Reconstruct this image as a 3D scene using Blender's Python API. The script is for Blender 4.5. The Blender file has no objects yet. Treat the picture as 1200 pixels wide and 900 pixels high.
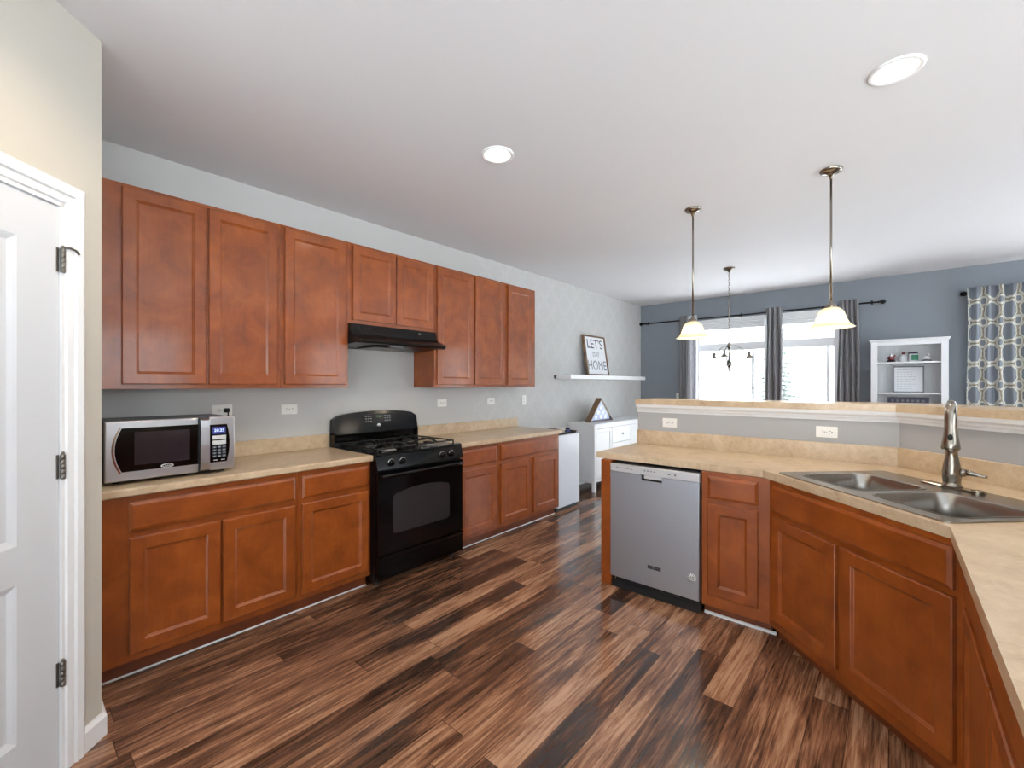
import bpy, bmesh, math, random
from mathutils import Vector, Matrix
from mathutils.geometry import tessellate_polygon

random.seed(7)
S = bpy.context.scene
COL = S.collection
PI = math.pi
Q = math.sqrt(0.5)

# ------------------------------------------------------------------ camera, world, exposure
cam_d = bpy.data.cameras.new('camera')
cam = bpy.data.objects.new('camera', cam_d)
COL.objects.link(cam)
cam.location = (3.3432, 0.0, 1.3972)
cam.rotation_euler = (PI / 2, 0, 0.7123)
cam_d.sensor_width = 36.0
cam_d.lens = 518.2 / 1200 * 36
cam_d.shift_y = 1 / 1200
cam_d.clip_start = 0.02
S.camera = cam

S.view_settings.view_transform = 'Standard'
S.view_settings.look = 'None'
S.view_settings.gamma = 1.0
S.view_settings.use_curve_mapping = False
S.view_settings.exposure = 1.06
S.cycles.use_denoising = True
S.cycles.max_bounces = 10
S.cycles.sample_clamp_indirect = 6.0

WORLD_STRENGTH = 2.9
DOWNLIGHT_W = 21.0
PENDANT_W = 1.4
world = bpy.data.worlds.new('overcast_sky')
S.world = world
world.use_nodes = True
bg = world.node_tree.nodes['Background']
bg.inputs['Color'].default_value = (0.915, 0.965, 1.02, 1)
bg.inputs['Strength'].default_value = WORLD_STRENGTH


sun_d = bpy.data.lights.new('snow_fill_sun', 'SUN')
sun_d.energy = 9.0
sun_d.angle = math.radians(25)
sun_d.color = (1.0, 0.98, 0.95)
sun = bpy.data.objects.new('snow_fill_sun', sun_d)
COL.objects.link(sun)
sun.rotation_euler = (math.radians(-22), math.radians(4), 0)     # high, from beyond the back garden; added to brighten snow and far ceiling


# ------------------------------------------------------------------ materials
def lin(c):
    return tuple(((v / 255) / 12.92 if v / 255 <= 0.04045 else ((v / 255 + 0.055) / 1.055) ** 2.4) for v in c) + (1,)


class NT:
    def __init__(self, name):
        self.m = bpy.data.materials.new(name)
        self.m.use_nodes = True
        self.t = self.m.node_tree
        self.b = self.t.nodes['Principled BSDF']
        self.out = self.t.nodes['Material Output']

    def n(self, typ, ins=None, **kw):
        nd = self.t.nodes.new(typ)
        for k, v in kw.items():
            setattr(nd, k, v)
        for k, v in (ins or {}).items():
            self.set(nd.inputs[k], v)
        return nd

    def set(self, sock, v):
        if isinstance(v, bpy.types.NodeSocket):
            self.t.links.new(v, sock)
        else:
            sock.default_value = v

    def math(self, op, a, b=None, c=None):
        nd = self.n('ShaderNodeMath', operation=op)
        for i, v in enumerate((a, b, c)):
            if v is not None:
                self.set(nd.inputs[i], v)
        return nd.outputs[0]

    def mix(self, f, a, b, typ='MIX'):
        nd = self.n('ShaderNodeMix', data_type='RGBA', blend_type=typ)
        self.set(nd.inputs[0], f)
        self.set(nd.inputs[6], a)
        self.set(nd.inputs[7], b)
        return nd.outputs[2]

    def ramp(self, fac, stops):
        nd = self.n('ShaderNodeValToRGB')
        el = nd.color_ramp.elements
        while len(el) < len(stops):
            el.new(0.5)
        for e, (p, c) in zip(el, stops):
            e.position = p
            e.color = c
        self.set(nd.inputs[0], fac)
        return nd.outputs[0]

    def coords(self, scale=(1, 1, 1), rnd=0.0, kind='Object'):
        tc = self.n('ShaderNodeTexCoord')
        mp = self.n('ShaderNodeMapping')
        self.t.links.new(tc.outputs[kind], mp.inputs['Vector'])
        mp.inputs['Scale'].default_value = scale
        if rnd:
            oi = self.n('ShaderNodeObjectInfo')
            cx = self.n('ShaderNodeCombineXYZ')
            r = self.math('MULTIPLY', oi.outputs['Random'], rnd)
            for i in range(3):
                self.set(cx.inputs[i], r)
            self.t.links.new(cx.outputs[0], mp.inputs['Location'])
        return mp.outputs[0]

    def noise(self, vec, scale, detail=3, rough=0.5, dist=0.0):
        return self.n('ShaderNodeTexNoise', {'Vector': vec, 'Scale': scale, 'Detail': detail, 'Roughness': rough, 'Distortion': dist}).outputs[0]

    def bump(self, h, strength, dist=0.01):
        b = self.n('ShaderNodeBump', {'Height': h, 'Strength': strength, 'Distance': dist})
        self.t.links.new(b.outputs[0], self.b.inputs['Normal'])

    def p(self, **kw):
        for k, v in kw.items():
            self.set(self.b.inputs[k.replace('_', ' ')], v)
        return self


def plain(name, c, rough=0.5, metal=0.0, var=0.05, scale=6.0, bump=0.0, **kw):
    k = NT(name)
    v = k.coords()
    f = k.noise(v, scale, 3)
    base = lin(c)
    lo = tuple(x * (1 - var) for x in base[:3]) + (1,)
    hi = tuple(min(1, x * (1 + var)) for x in base[:3]) + (1,)
    k.p(Base_Color=k.mix(f, lo, hi), Roughness=rough, Metallic=metal)
    for a, b in kw.items():
        k.p(**{a: b})
    if bump:
        k.bump(k.noise(v, 220, 2), bump, 0.002)
    return k.m


def emit(name, c, strength):
    k = NT(name)
    k.p(Base_Color=lin(c), Emission_Color=lin(c), Emission_Strength=strength)
    return k.m


def wood(name, dark, mid, light, stretch, rough=0.3):
    k = NT(name)
    v = k.coords((1, 1, 1), 37.0)
    vs = k.coords(stretch, 37.0)
    blot = k.noise(v, 6.5, 5, 0.6, 0.5)
    fine = k.noise(vs, 9.0, 5, 0.6)
    f = k.math('ADD', k.math('MULTIPLY', blot, 0.8), k.math('MULTIPLY', fine, 0.2))
    col = k.ramp(f, [(0.30, lin(dark)), (0.5, lin(mid)), (0.72, lin(light))])
    k.p(Base_Color=col, Roughness=k.math('ADD', rough, k.math('MULTIPLY', fine, 0.10)), Coat_Weight=0.55, Coat_Roughness=0.12)
    k.bump(fine, 0.04, 0.002)
    return k.m


CH = ((118, 54, 14), (144, 71, 21), (168, 89, 32))
M = {}
M['wood_v'] = wood('cherry_wood_upright_grain', *CH, (7, 7, 0.8))
M['wood_h'] = wood('cherry_wood_level_grain', *CH, (0.8, 7, 7))
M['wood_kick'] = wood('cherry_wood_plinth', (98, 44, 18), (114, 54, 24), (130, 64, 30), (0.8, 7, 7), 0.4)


def laminate():
    k = NT('beige_mottled_laminate')
    v = k.coords((1, 1, 1))
    a = k.noise(v, 4.0, 6, 0.62, 1.2)
    b = k.noise(v, 28.0, 4, 0.6, 0.4)
    c = k.noise(v, 120.0, 2)
    f = k.math('ADD', k.math('ADD', k.math('MULTIPLY', a, 0.55), k.math('MULTIPLY', b, 0.3)), k.math('MULTIPLY', c, 0.15))
    col = k.ramp(f, [(0.30, lin((158, 134, 106))), (0.44, lin((194, 170, 140))), (0.56, lin((208, 187, 158))), (0.72, lin((224, 206, 181)))])
    k.p(Base_Color=col, Roughness=0.28)
    return k.m


M['laminate'] = laminate()


def planks():
    k = NT('plank_floor')
    tc = k.n('ShaderNodeTexCoord')
    sep = k.n('ShaderNodeSeparateXYZ', {0: tc.outputs['Object']})
    X, Y = sep.outputs[0], sep.outputs[1]
    W, L = 0.128, 1.22
    rx = k.math('DIVIDE', X, W)
    row = k.math('FLOOR', rx)
    fx = k.math('FRACT', rx)
    wn = k.n('ShaderNodeTexWhiteNoise', {'W': row}, noise_dimensions='1D')
    ry = k.math('ADD', k.math('DIVIDE', Y, L), k.math('MULTIPLY', wn.outputs['Value'], 7.3))
    col_i = k.math('FLOOR', ry)
    fy = k.math('FRACT', ry)
    idv = k.n('ShaderNodeCombineXYZ', {0: row, 1: col_i})
    wn2 = k.n('ShaderNodeTexWhiteNoise', {'Vector': idv.outputs[0]}, noise_dimensions='2D')
    rnd = wn2.outputs['Value']
    off = k.math('MULTIPLY', rnd, 50.0)
    gv = k.n('ShaderNodeCombineXYZ', {0: k.math('ADD', k.math('MULTIPLY', X, 15.0), off), 1: k.math('ADD', k.math('MULTIPLY', Y, 1.15), off), 2: off})
    g1 = k.noise(gv.outputs[0], 1.3, 6, 0.62, 1.1)
    gv2 = k.n('ShaderNodeCombineXYZ', {0: k.math('ADD', k.math('MULTIPLY', X, 90.0), off), 1: k.math('ADD', k.math('MULTIPLY', Y, 3.4), off), 2: off})
    g2 = k.noise(gv2.outputs[0], 1.5, 4, 0.65, 0.3)
    gv3 = k.n('ShaderNodeCombineXYZ', {0: k.math('ADD', k.math('MULTIPLY', X, 5.0), off), 1: k.math('ADD', k.math('MULTIPLY', Y, 1.6), off), 2: off})
    g3 = k.noise(gv3.outputs[0], 1.0, 3, 0.5, 0.8)
    f = k.math('ADD', k.math('ADD', k.math('MULTIPLY', g1, 0.70), k.math('MULTIPLY', g2, 0.52)), k.math('MULTIPLY', g3, 0.28))
    f = k.math('ADD', k.math('SUBTRACT', f, 0.24), k.math('MULTIPLY', k.math('SUBTRACT', rnd, 0.5), 0.22))
    col = k.ramp(f, [(0.31, lin((46, 33, 28))), (0.43, lin((84, 58, 46))), (0.52, lin((120, 84, 64))), (0.60, lin((156, 114, 87))), (0.71, lin((192, 152, 122)))])
    ex = k.math('LESS_THAN', k.math('MINIMUM', fx, k.math('SUBTRACT', 1.0, fx)), 0.012)
    ey = k.math('LESS_THAN', k.math('MINIMUM', fy, k.math('SUBTRACT', 1.0, fy)), 0.0014)
    e = k.math('MAXIMUM', ex, ey)
    col = k.mix(k.math('MULTIPLY', e, 0.7), col, lin((34, 22, 18)))
    k.p(Base_Color=col, Roughness=k.math('ADD', 0.08, k.math('MULTIPLY', g2, 0.12)), Specular_IOR_Level=0.85)
    k.bump(k.math('SUBTRACT', k.math('MULTIPLY', g2, 0.4), e), 0.07, 0.003)
    return k.m


M['floor'] = planks()


def paint(name, c, rough=0.7, bump=0.05):
    return plain(name, c, rough, 0, 0.02, 1.5, bump)


M['wall'] = paint('warm_grey_wall_paint', (191, 193, 196))
M['pantry'] = paint('pantry_wall_paint', (196, 192, 182))
M['bar_wall'] = paint('half_wall_paint', (173, 174, 176))
M['blue'] = paint('slate_blue_wall_paint', (130, 136, 144))
M['ceiling'] = paint('ceiling_paint', (222, 223, 226), 0.8)
M['white'] = plain('white_trim_paint', (232, 234, 236), 0.35, 0, 0.015)
M['white_door'] = plain('white_door_paint', (214, 218, 223), 0.38, 0, 0.015)
M['ivory'] = plain('outlet_plastic', (236, 235, 230), 0.3, 0, 0.01)
M['slot'] = plain('dark_slot', (30, 30, 32), 0.5)


def trellis_wall():
    k = NT('grey_wall_with_faint_stencil')
    tc = k.n('ShaderNodeTexCoord')
    sep = k.n('ShaderNodeSeparateXYZ', {0: tc.outputs['Object']})
    Y, Z = sep.outputs[1], sep.outputs[2]
    s = 0.30

    def lattice(o):
        a = k.math('SUBTRACT', k.math('FRACT', k.math('ADD', k.math('DIVIDE', Y, s), o)), 0.5)
        b = k.math('SUBTRACT', k.math('FRACT', k.math('ADD', k.math('DIVIDE', Z, s * 1.1), o)), 0.5)
        d = k.math('SQRT', k.math('ADD', k.math('MULTIPLY', a, a), k.math('MULTIPLY', b, b)))
        return k.math('LESS_THAN', k.math('ABSOLUTE', k.math('SUBTRACT', d, 0.42)), 0.035)
    ring = k.math('MAXIMUM', lattice(0.0), lattice(0.5))
    right = k.math('GREATER_THAN', Y, 3.25)
    ns = k.noise(k.coords(), 7.0, 4)
    ring = k.math('MULTIPLY', k.math('MULTIPLY', ring, right), k.math('MULTIPLY', ns, 0.30))
    k.p(Base_Color=k.mix(ring, lin((192, 192, 190)), lin((216, 217, 218))), Roughness=k.math('SUBTRACT', 0.65, k.math('MULTIPLY', ring, 0.4)))
    return k.m


M['left_wall'] = trellis_wall()


def steel(name, c, rough, stretch):
    k = NT(name)
    f = k.noise(k.coords(stretch), 30, 3)
    k.p(Base_Color=lin(c), Metallic=1.0, Roughness=k.math('ADD', rough, k.math('MULTIPLY', f, 0.12)))
    k.bump(f, 0.02, 0.001)
    return k.m


M['steel'] = steel('brushed_stainless', (184, 191, 202), 0.42, (1, 1, 60))
M['steel_h'] = steel('brushed_stainless_level', (196, 198, 202), 0.26, (1, 60, 60))
M['sink'] = plain('sink_stainless', (158, 155, 150), 0.27, 1.0, 0.02)
M['nickel'] = plain('brushed_nickel', (150, 143, 133), 0.2, 1.0, 0.03)
M['chrome'] = plain('chrome', (205, 205, 205), 0.14, 1.0, 0.01)
M['silver_panel'] = plain('silver_panel', (206, 209, 214), 0.35, 0.35, 0.02)
M['black'] = plain('gloss_black_enamel', (8, 8, 10), 0.13, 0, 0.1, Specular_IOR_Level=0.32)
M['black_satin'] = plain('satin_black', (14, 13, 15), 0.3, 0, 0.1, Specular_IOR_Level=0.3)
M['iron'] = plain('cast_iron', (20, 20, 21), 0.42, 0.2, 0.1)
M['glass_black'] = plain('dark_oven_glass', (50, 47, 49), 0.12, 0, 0.1, Specular_IOR_Level=0.35)
M['mw_glass'] = plain('microwave_glass', (44, 40, 46), 0.1, 0, 0.1)
M['burner'] = plain('burner_cap_aluminium', (150, 150, 150), 0.35, 0.8, 0.05)
M['rod'] = plain('black_rod_metal', (20, 20, 24), 0.35, 0.6)
M['rust'] = plain('old_steel_hinge', (122, 118, 112), 0.4, 0.9, 0.1)
M['bin_white'] = plain('white_appliance_enamel', (224, 229, 238), 0.25, 0, 0.01)
M['kick_black'] = plain('black_plastic', (20, 24, 30), 0.45)
M['display'] = emit('blue_display', (40, 48, 120), 0.2)
M['display_txt'] = emit('display_digits', (200, 220, 255), 0.7)
M['green_txt'] = emit('green_digits', (60, 150, 70), 0.3)
M['key_grey'] = plain('keypad_grey', (70, 78, 88), 0.5)
M['key_white'] = plain('keypad_white', (200, 204, 204), 0.5)
M['print_dark'] = plain('dark_print', (44, 46, 58), 0.5)
M['print_grey'] = plain('grey_print', (120, 124, 130), 0.5)
M['print_white'] = plain('white_print', (222, 224, 226), 0.4)
M['faint_ink'] = plain('faint_ink', (196, 198, 200), 0.6)
M['paper'] = plain('white_sign_board', (232, 234, 238), 0.6, 0, 0.01)
M['old_wood'] = wood('weathered_brown_wood', (74, 52, 34), (112, 82, 54), (142, 110, 76), (6, 6, 0.8), 0.5)
M['flag_blue'] = plain('flag_blue_cloth', (92, 106, 176), 0.8)
M['flag_white'] = plain('flag_white_star', (206, 210, 230), 0.7)
M['lens'] = emit('lamp_lens', (255, 244, 226), 4.5)
M['bulb'] = emit('bulb_glow', (255, 226, 180), 1.2)
M['green'] = plain('green_candle_label', (22, 108, 78), 0.4)
M['wax'] = plain('pale_wax', (208, 212, 214), 0.35)
M['fig_dark'] = plain('dark_figurine_paint', (40, 26, 34), 0.4)
M['fig_red'] = plain('dull_red_paint', (132, 60, 62), 0.4)
M['fig_white'] = plain('white_figurine_paint', (220, 220, 220), 0.4)
M['grey_stone'] = plain('grey_figurine_base', (110, 112, 116), 0.5)
M['purple_dark'] = plain('dark_plum_board', (52, 48, 68), 0.5)
M['snow'] = plain('snow_ground', (240, 243, 248), 0.9, 0, 0.02)
M['trunk'] = plain('spruce_bark', (84, 72, 62), 0.9, 0, 0.2)


def needles():
    k = NT('overexposed_spruce_needles')
    f = k.noise(k.coords(), 9.0, 3)
    k.p(Base_Color=k.ramp(f, [(0.35, lin((112, 124, 116))), (0.65, lin((206, 212, 208)))]), Roughness=0.9)  # overexposure painted into the needles as a pale grey-green
    return k.m


M['needles'] = needles()


def pane_glass():
    k = NT('clear_window_glass')
    tr = k.n('ShaderNodeBsdfTransparent', {'Color': (0.97, 0.985, 0.98, 1)})
    gl = k.n('ShaderNodeBsdfGlossy', {'Roughness': 0.02})
    mx = k.n('ShaderNodeMixShader', {0: 0.05, 1: tr.outputs[0], 2: gl.outputs[0]})
    k.t.links.new(mx.outputs[0], k.out.inputs['Surface'])
    return k.m


M['glass'] = pane_glass()


def shade_glass():
    k = NT('frosted_alabaster_glass')
    f = k.noise(k.coords(), 30, 4, 0.6, 1.0)
    col = k.mix(f, lin((255, 240, 212)), lin((255, 250, 238)))
    tl = k.n('ShaderNodeBsdfTranslucent', {'Color': col})
    df = k.n('ShaderNodeBsdfDiffuse', {'Color': col})
    gl = k.n('ShaderNodeBsdfGlossy', {'Roughness': 0.15})
    a = k.n('ShaderNodeMixShader', {0: 0.35, 1: tl.outputs[0], 2: df.outputs[0]})
    b = k.n('ShaderNodeMixShader', {0: 0.04, 1: a.outputs[0], 2: gl.outputs[0]})
    k.t.links.new(b.outputs[0], k.out.inputs['Surface'])
    return k.m


M['shade'] = shade_glass()


def cloth(name, c, c2):
    k = NT(name)
    v = k.coords((1, 1, 0.4))
    f = k.noise(v, 60, 3)
    k.p(Base_Color=k.mix(f, lin(c), lin(c2)), Roughness=0.85, Sheen_Weight=0.2)
    return k.m


M['grey_cloth'] = cloth('grey_curtain_cloth', (128, 126, 128), (146, 145, 147))
M['lit_cloth'] = cloth('lit_grey_curtain_cloth', (206, 208, 214), (222, 224, 230))  # paler copy of the grey cloth, daylight painted into its colour


def ring_cloth():
    k = NT('grey_cloth_with_cream_rings')
    tc = k.n('ShaderNodeTexCoord')
    sep = k.n('ShaderNodeSeparateXYZ', {0: tc.outputs['UV']})
    wv = k.noise(tc.outputs['UV'], 9.0, 2)
    U = k.math('ADD', sep.outputs[0], k.math('MULTIPLY', wv, 0.04))
    V = k.math('ADD', sep.outputs[1], k.math('MULTIPLY', wv, 0.03))
    s = 0.235

    def dist(o, wob):
        a = k.math('SUBTRACT', k.math('FRACT', k.math('ADD', k.math('DIVIDE', U, s), o)), 0.5)
        b = k.math('SUBTRACT', k.math('FRACT', k.math('ADD', k.math('DIVIDE', V, s), o)), 0.5)
        d = k.math('SQRT', k.math('ADD', k.math('MULTIPLY', a, a), k.math('MULTIPLY', b, b)))
        if wob:
            an = k.math('ARCTAN2', b, a)
            d = k.math('ADD', d, k.math('MULTIPLY', k.math('COSINE', k.math('MULTIPLY', an, 8.0)), 0.018))
        return d
    dA = dist(0.0, True)
    dB = dist(0.5, False)

    def band(d, r, w):
        return k.math('LESS_THAN', k.math('ABSOLUTE', k.math('SUBTRACT', d, r)), w)
    tan = k.math('MAXIMUM', band(dA, 0.45, 0.075), band(dB, 0.2, 0.07))
    cream = k.math('MAXIMUM', band(dA, 0.43, 0.045), band(dB, 0.19, 0.045))
    col = k.mix(tan, lin((132, 138, 148)), lin((152, 142, 124)))
    col = k.mix(cream, col, lin((214, 214, 206)))
    k.p(Base_Color=col, Roughness=0.85)
    return k.m


M['ring_cloth'] = ring_cloth()

# ------------------------------------------------------------------ builders
OFF = {}


class MB:
    def __init__(self):
        self.bm = bmesh.new()
        self.uv = None

    def face(self, vs, m=0, smooth=False):
        try:
            f = self.bm.faces.new(vs)
        except ValueError:
            return None
        f.material_index = m
        f.smooth = smooth
        return f

    def box(self, x0, x1, y0, y1, z0, z1, m=0, bev=0.0, seg=2):
        r = bmesh.ops.create_cube(self.bm, size=1.0)
        vs = r['verts']
        for v in vs:
            v.co = Vector(((x0 + x1) / 2 + v.co.x * (x1 - x0), (y0 + y1) / 2 + v.co.y * (y1 - y0), (z0 + z1) / 2 + v.co.z * (z1 - z0)))
        fs = {f for v in vs for f in v.link_faces}
        for f in fs:
            f.material_index = m
        if bev > 0:
            es = list({e for v in vs for e in v.link_edges})
            r = bmesh.ops.bevel(self.bm, geom=es, offset=bev, segments=seg, profile=0.5, affect='EDGES', clamp_overlap=True)
            for f in r['faces']:
                f.material_index = m
                f.smooth = True
        return self

    def rings(self, rings, m=0, smooth=False, cap0=True, cap1=True, closed=True):
        vv = [[self.bm.verts.new(p) for p in r] for r in rings]
        n = len(vv[0])
        for a, b in zip(vv, vv[1:]):
            for i in range(n if closed else n - 1):
                j = (i + 1) % n
                self.face((a[i], a[j], b[j], b[i]), m, smooth)
        if cap0:
            self.face(list(reversed(vv[0])), m)
        if cap1:
            self.face(vv[-1], m)
        return vv

    def prism(self, pts, f0, f1, m=0):
        """pts: 2-D outline; f0, f1 map (a, b) to the two end faces"""
        self.rings([[f0(a, b) for a, b in pts], [f1(a, b) for a, b in pts]], m)
        return self

    def prism_z(self, pts, z0, z1, m=0):
        return self.prism(pts, lambda a, b: (a, b, z0), lambda a, b: (a, b, z1), m)

    def lathe(self, prof, c=(0, 0, 0), seg=24, m=0, axis='z', smooth=True, cap0=True, cap1=True):
        def put(r, h, t):
            a, b = r * math.cos(t), r * math.sin(t)
            if axis == 'z':
                return (c[0] + a, c[1] + b, c[2] + h)
            if axis == 'y':
                return (c[0] + a, c[1] + h, c[2] + b)
            return (c[0] + h, c[1] + a, c[2] + b)
        self.rings([[put(max(r, 1e-4), h, 2 * PI * i / seg) for i in range(seg)] for r, h in prof], m, smooth, cap0, cap1)
        return self

    def tube(self, pts, r, seg=10, m=0, caps=True):
        pts = [Vector(p) for p in pts]
        rs = r if isinstance(r, (list, tuple)) else [r] * len(pts)
        up = None
        rings = []
        for i, p in enumerate(pts):
            d = (pts[min(i + 1, len(pts) - 1)] - pts[max(i - 1, 0)]).normalized()
            if up is None:
                up = Vector((0, 0, 1)) if abs(d.z) < 0.9 else Vector((1, 0, 0))
            a = d.cross(up).normalized()
            up = a.cross(d).normalized()
            rings.append([p + (a * math.cos(2 * PI * k / seg) + up * math.sin(2 * PI * k / seg)) * rs[i] for k in range(seg)])
        self.rings(rings, m, True, caps, caps)
        return self

    def sphere(self, c, r, m=0, seg=14, sc=(1, 1, 1)):
        prof = [(r * math.sin(PI * i / 8), -r * math.cos(PI * i / 8)) for i in range(9)]
        rg = [[(c[0] + max(a, 1e-4) * math.cos(2 * PI * k / seg) * sc[0], c[1] + max(a, 1e-4) * math.sin(2 * PI * k / seg) * sc[1], c[2] + h * sc[2]) for k in range(seg)] for a, h in prof]
        self.rings(rg, m, True)
        return self

    def poly_holes(self, outer, holes, z, m=0, up=True):
        loops = [[Vector((a, b, 0)) for a, b in lp] for lp in [outer] + holes]
        flat = [p for lp in loops for p in lp]
        vs = [self.bm.verts.new((p.x, p.y, z)) for p in flat]
        for t in tessellate_polygon(loops):
            a, b, c = [flat[i] for i in t]
            n = (b - a).cross(c - a).z
            tri = [vs[i] for i in t]
            if (n < 0) == up:
                tri.reverse()
            self.face(tri, m)
        out, k = [], 0
        for lp in loops:
            out.append(vs[k:k + len(lp)])
            k += len(lp)
        return out

    def slab_holes(self, outer, holes, z0, z1, m=0):
        a = self.poly_holes(outer, holes, z1, m, True)
        b = self.poly_holes(outer, holes, z0, m, False)
        for la, lb in zip(a, b):
            n = len(la)
            for i in range(n):
                j = (i + 1) % n
                self.face((la[i], lb[i], lb[j], la[j]), m)
        return self

    def move(self, mat):
        bmesh.ops.transform(self.bm, matrix=mat, verts=self.bm.verts)
        return self

    def build(self, name, mats, parent=None, origin=None, recalc=True):
        if recalc:
            bmesh.ops.recalc_face_normals(self.bm, faces=self.bm.faces)
        off = Vector(origin) if origin is not None else (OFF.get(parent.name, Vector()) if parent else Vector())
        if off.length:
            bmesh.ops.translate(self.bm, vec=-off, verts=self.bm.verts)
        me = bpy.data.meshes.new(name)
        self.bm.to_mesh(me)
        self.bm.free()
        for x in (mats if isinstance(mats, (list, tuple)) else [mats]):
            me.materials.append(M[x])
        o = bpy.data.objects.new(name, me)
        COL.objects.link(o)
        if parent:
            o.parent = parent
            OFF[o.name] = OFF.get(parent.name, Vector())
        elif origin is not None:
            o.location = origin
        return o


def tag(o, label, cat, group=None, kind=None):
    o['label'] = label
    o['category'] = cat
    if group:
        o['group'] = group
    if kind:
        o['kind'] = kind
    return o


def thing(name, label, cat, loc=(0, 0, 0), rotz=0.0, group=None, world=False):
    o = bpy.data.objects.new(name, None)
    COL.objects.link(o)
    o.location = loc
    o.rotation_euler = (0, 0, rotz)
    o.empty_display_size = 0.1
    OFF[o.name] = Vector(loc) if world else Vector()
    if label:
        tag(o, label, cat, group)
    return o


def struct(o, label=None, cat=None):
    o['kind'] = 'structure'
    if label:
        o['label'] = label
        o['category'] = cat
    return o


def copy_tree(o, parent=None):
    c = o.copy()
    COL.objects.link(c)
    if parent:
        c.parent = parent
    OFF[c.name] = OFF.get(o.name, Vector())
    for ch in list(o.children):
        copy_tree(ch, c)
    return c


def lettering(txt, size, mat, parent, loc, rot, name='lettering', extrude=0.0006, sx=1.0, align='CENTER'):
    cu = bpy.data.curves.new(name, 'FONT')
    cu.body = txt
    cu.size = size
    cu.extrude = extrude
    cu.align_x = align
    cu.align_y = 'CENTER'
    o = bpy.data.objects.new(name, cu)
    COL.objects.link(o)
    dg = bpy.context.evaluated_depsgraph_get()
    me = bpy.data.meshes.new_from_object(o.evaluated_get(dg))
    bpy.data.objects.remove(o)
    bpy.data.curves.remove(cu)
    me.materials.clear()
    me.materials.append(M[mat])
    o = bpy.data.objects.new(name, me)
    COL.objects.link(o)
    o.parent = parent
    o.location = Vector(loc) - OFF.get(parent.name, Vector())
    o.rotation_euler = rot
    o.scale = (sx, 1, 1)
    return o


ROT_F = (PI / 2, 0, 0)          # text facing -Y
ROT_X = (PI / 2, 0, PI / 2)     # text facing +X


def rrect(x0, x1, y0, y1, r, n=5):
    pts = []
    for cx, cy, a0 in ((x1 - r, y1 - r, 0), (x0 + r, y1 - r, PI / 2), (x0 + r, y0 + r, PI), (x1 - r, y0 + r, 3 * PI / 2)):
        for i in range(n + 1):
            a = a0 + PI / 2 * i / n
            pts.append((cx + r * math.cos(a), cy + r * math.sin(a)))
    return pts


def offset_path(path, d):
    """shift an open polyline to its left by d (mitred)"""
    P = [Vector(p) for p in path]
    out = []
    for i in range(len(P)):
        def nrm(a, b):
            t = (b - a).normalized()
            return Vector((-t.y, t.x))
        if i == 0:
            out.append(P[0] + nrm(P[0], P[1]) * d)
        elif i == len(P) - 1:
            out.append(P[-1] + nrm(P[-2], P[-1]) * d)
        else:
            n1, n2 = nrm(P[i - 1], P[i]), nrm(P[i], P[i + 1])
            b = (n1 + n2).normalized()
            out.append(P[i] + b * (d / b.dot(n1)))
    return [(p.x, p.y) for p in out]


def sweep(mb, path, prof, m=0):
    """sweep a closed profile [(offset to the right, z)] along a plan path"""
    cols = [[(x, y, z) for x, y in offset_path(path, -d)] for d, z in prof]
    n = len(path)
    rings = [[cols[j][i] for j in range(len(prof))] for i in range(n)]
    mb.rings(rings, m)
    return mb


# ------------------------------------------------------------------ room shell
ZC = 2.765
YF = 7.31
XR = 6.45
YB = -2.5


def structure_box(name, mat, boxes):
    mb = MB()
    for b in boxes:
        mb.box(*b)
    return struct(mb.build(name, mat))


structure_box('floor', 'floor', [(-0.12, XR, YB, YF + 0.16, -0.1, 0)])
structure_box('ceiling', 'ceiling', [(-0.12, XR, YB, YF + 0.16, ZC, ZC + 0.12)])
structure_box('wall_left', 'left_wall', [(-0.12, 0, 0.15, YF + 0.16, 0, ZC)])
structure_box('wall_back', 'blue', [
    (0, 0.93, YF, YF + 0.15, 0, ZC), (0.93, 2.80, YF, YF + 0.15, 2.42, ZC), (2.80, 4.25, YF, YF + 0.15, 0, ZC),
    (4.25, 5.95, YF, YF + 0.15, 0, 0.6), (4.25, 5.95, YF, YF + 0.15, 2.30, ZC), (5.95, XR, YF, YF + 0.15, 0, ZC)])

structure_box('wall_right', 'blue', [
    (XR, XR + 0.12, YB - 0.12, -2.3, 0, ZC), (XR, XR + 0.12, -2.3, 2.1, 0, 0.1), (XR, XR + 0.12, -2.3, 2.1, 2.3, ZC),
    (XR, XR + 0.12, 2.1, 4.2, 0, ZC), (XR, XR + 0.12, 6.2, YF + 0.15, 0, ZC),
    (XR, XR + 0.12, 4.2, 6.2, 0, 0.5), (XR, XR + 0.12, 4.2, 6.2, 2.3, ZC)])

structure_box('wall_front', 'wall', [
    (1.70, 2.1, YB - 0.12, YB, 0, ZC), (6.0, XR, YB - 0.12, YB, 0, ZC),
    (2.1, 6.0, YB - 0.12, YB, 0, 0.1), (2.1, 6.0, YB - 0.12, YB, 2.3, ZC)])

# pantry corner: short return wall, diagonal wall with the door, side wall
PC = (0.951, 0.265)


def pant(t, d=0.0):
    return (PC[0] + (t + d) * Q, PC[1] + (-t + d) * Q)


DT0, DT1, DH = 0.175, 0.885, 2.04
mb = MB()
mb.box(0, PC[0], 0.165, PC[1], 0, ZC)
for t0, t1, z0, z1 in ((0, DT0 - 0.015, 0, ZC), (DT0 - 0.015, DT1 + 0.015, DH + 0.015, ZC), (DT1 + 0.015, 1.06, 0, ZC)):
    mb.prism_z([pant(t0), pant(t1), pant(t1, -0.1), pant(t0, -0.1)], z0, z1)
e = pant(1.06)
mb.box(e[0] - 0.1, e[0], YB, e[1], 0, ZC)
struct(mb.build('wall_pantry', 'pantry'))

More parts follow.
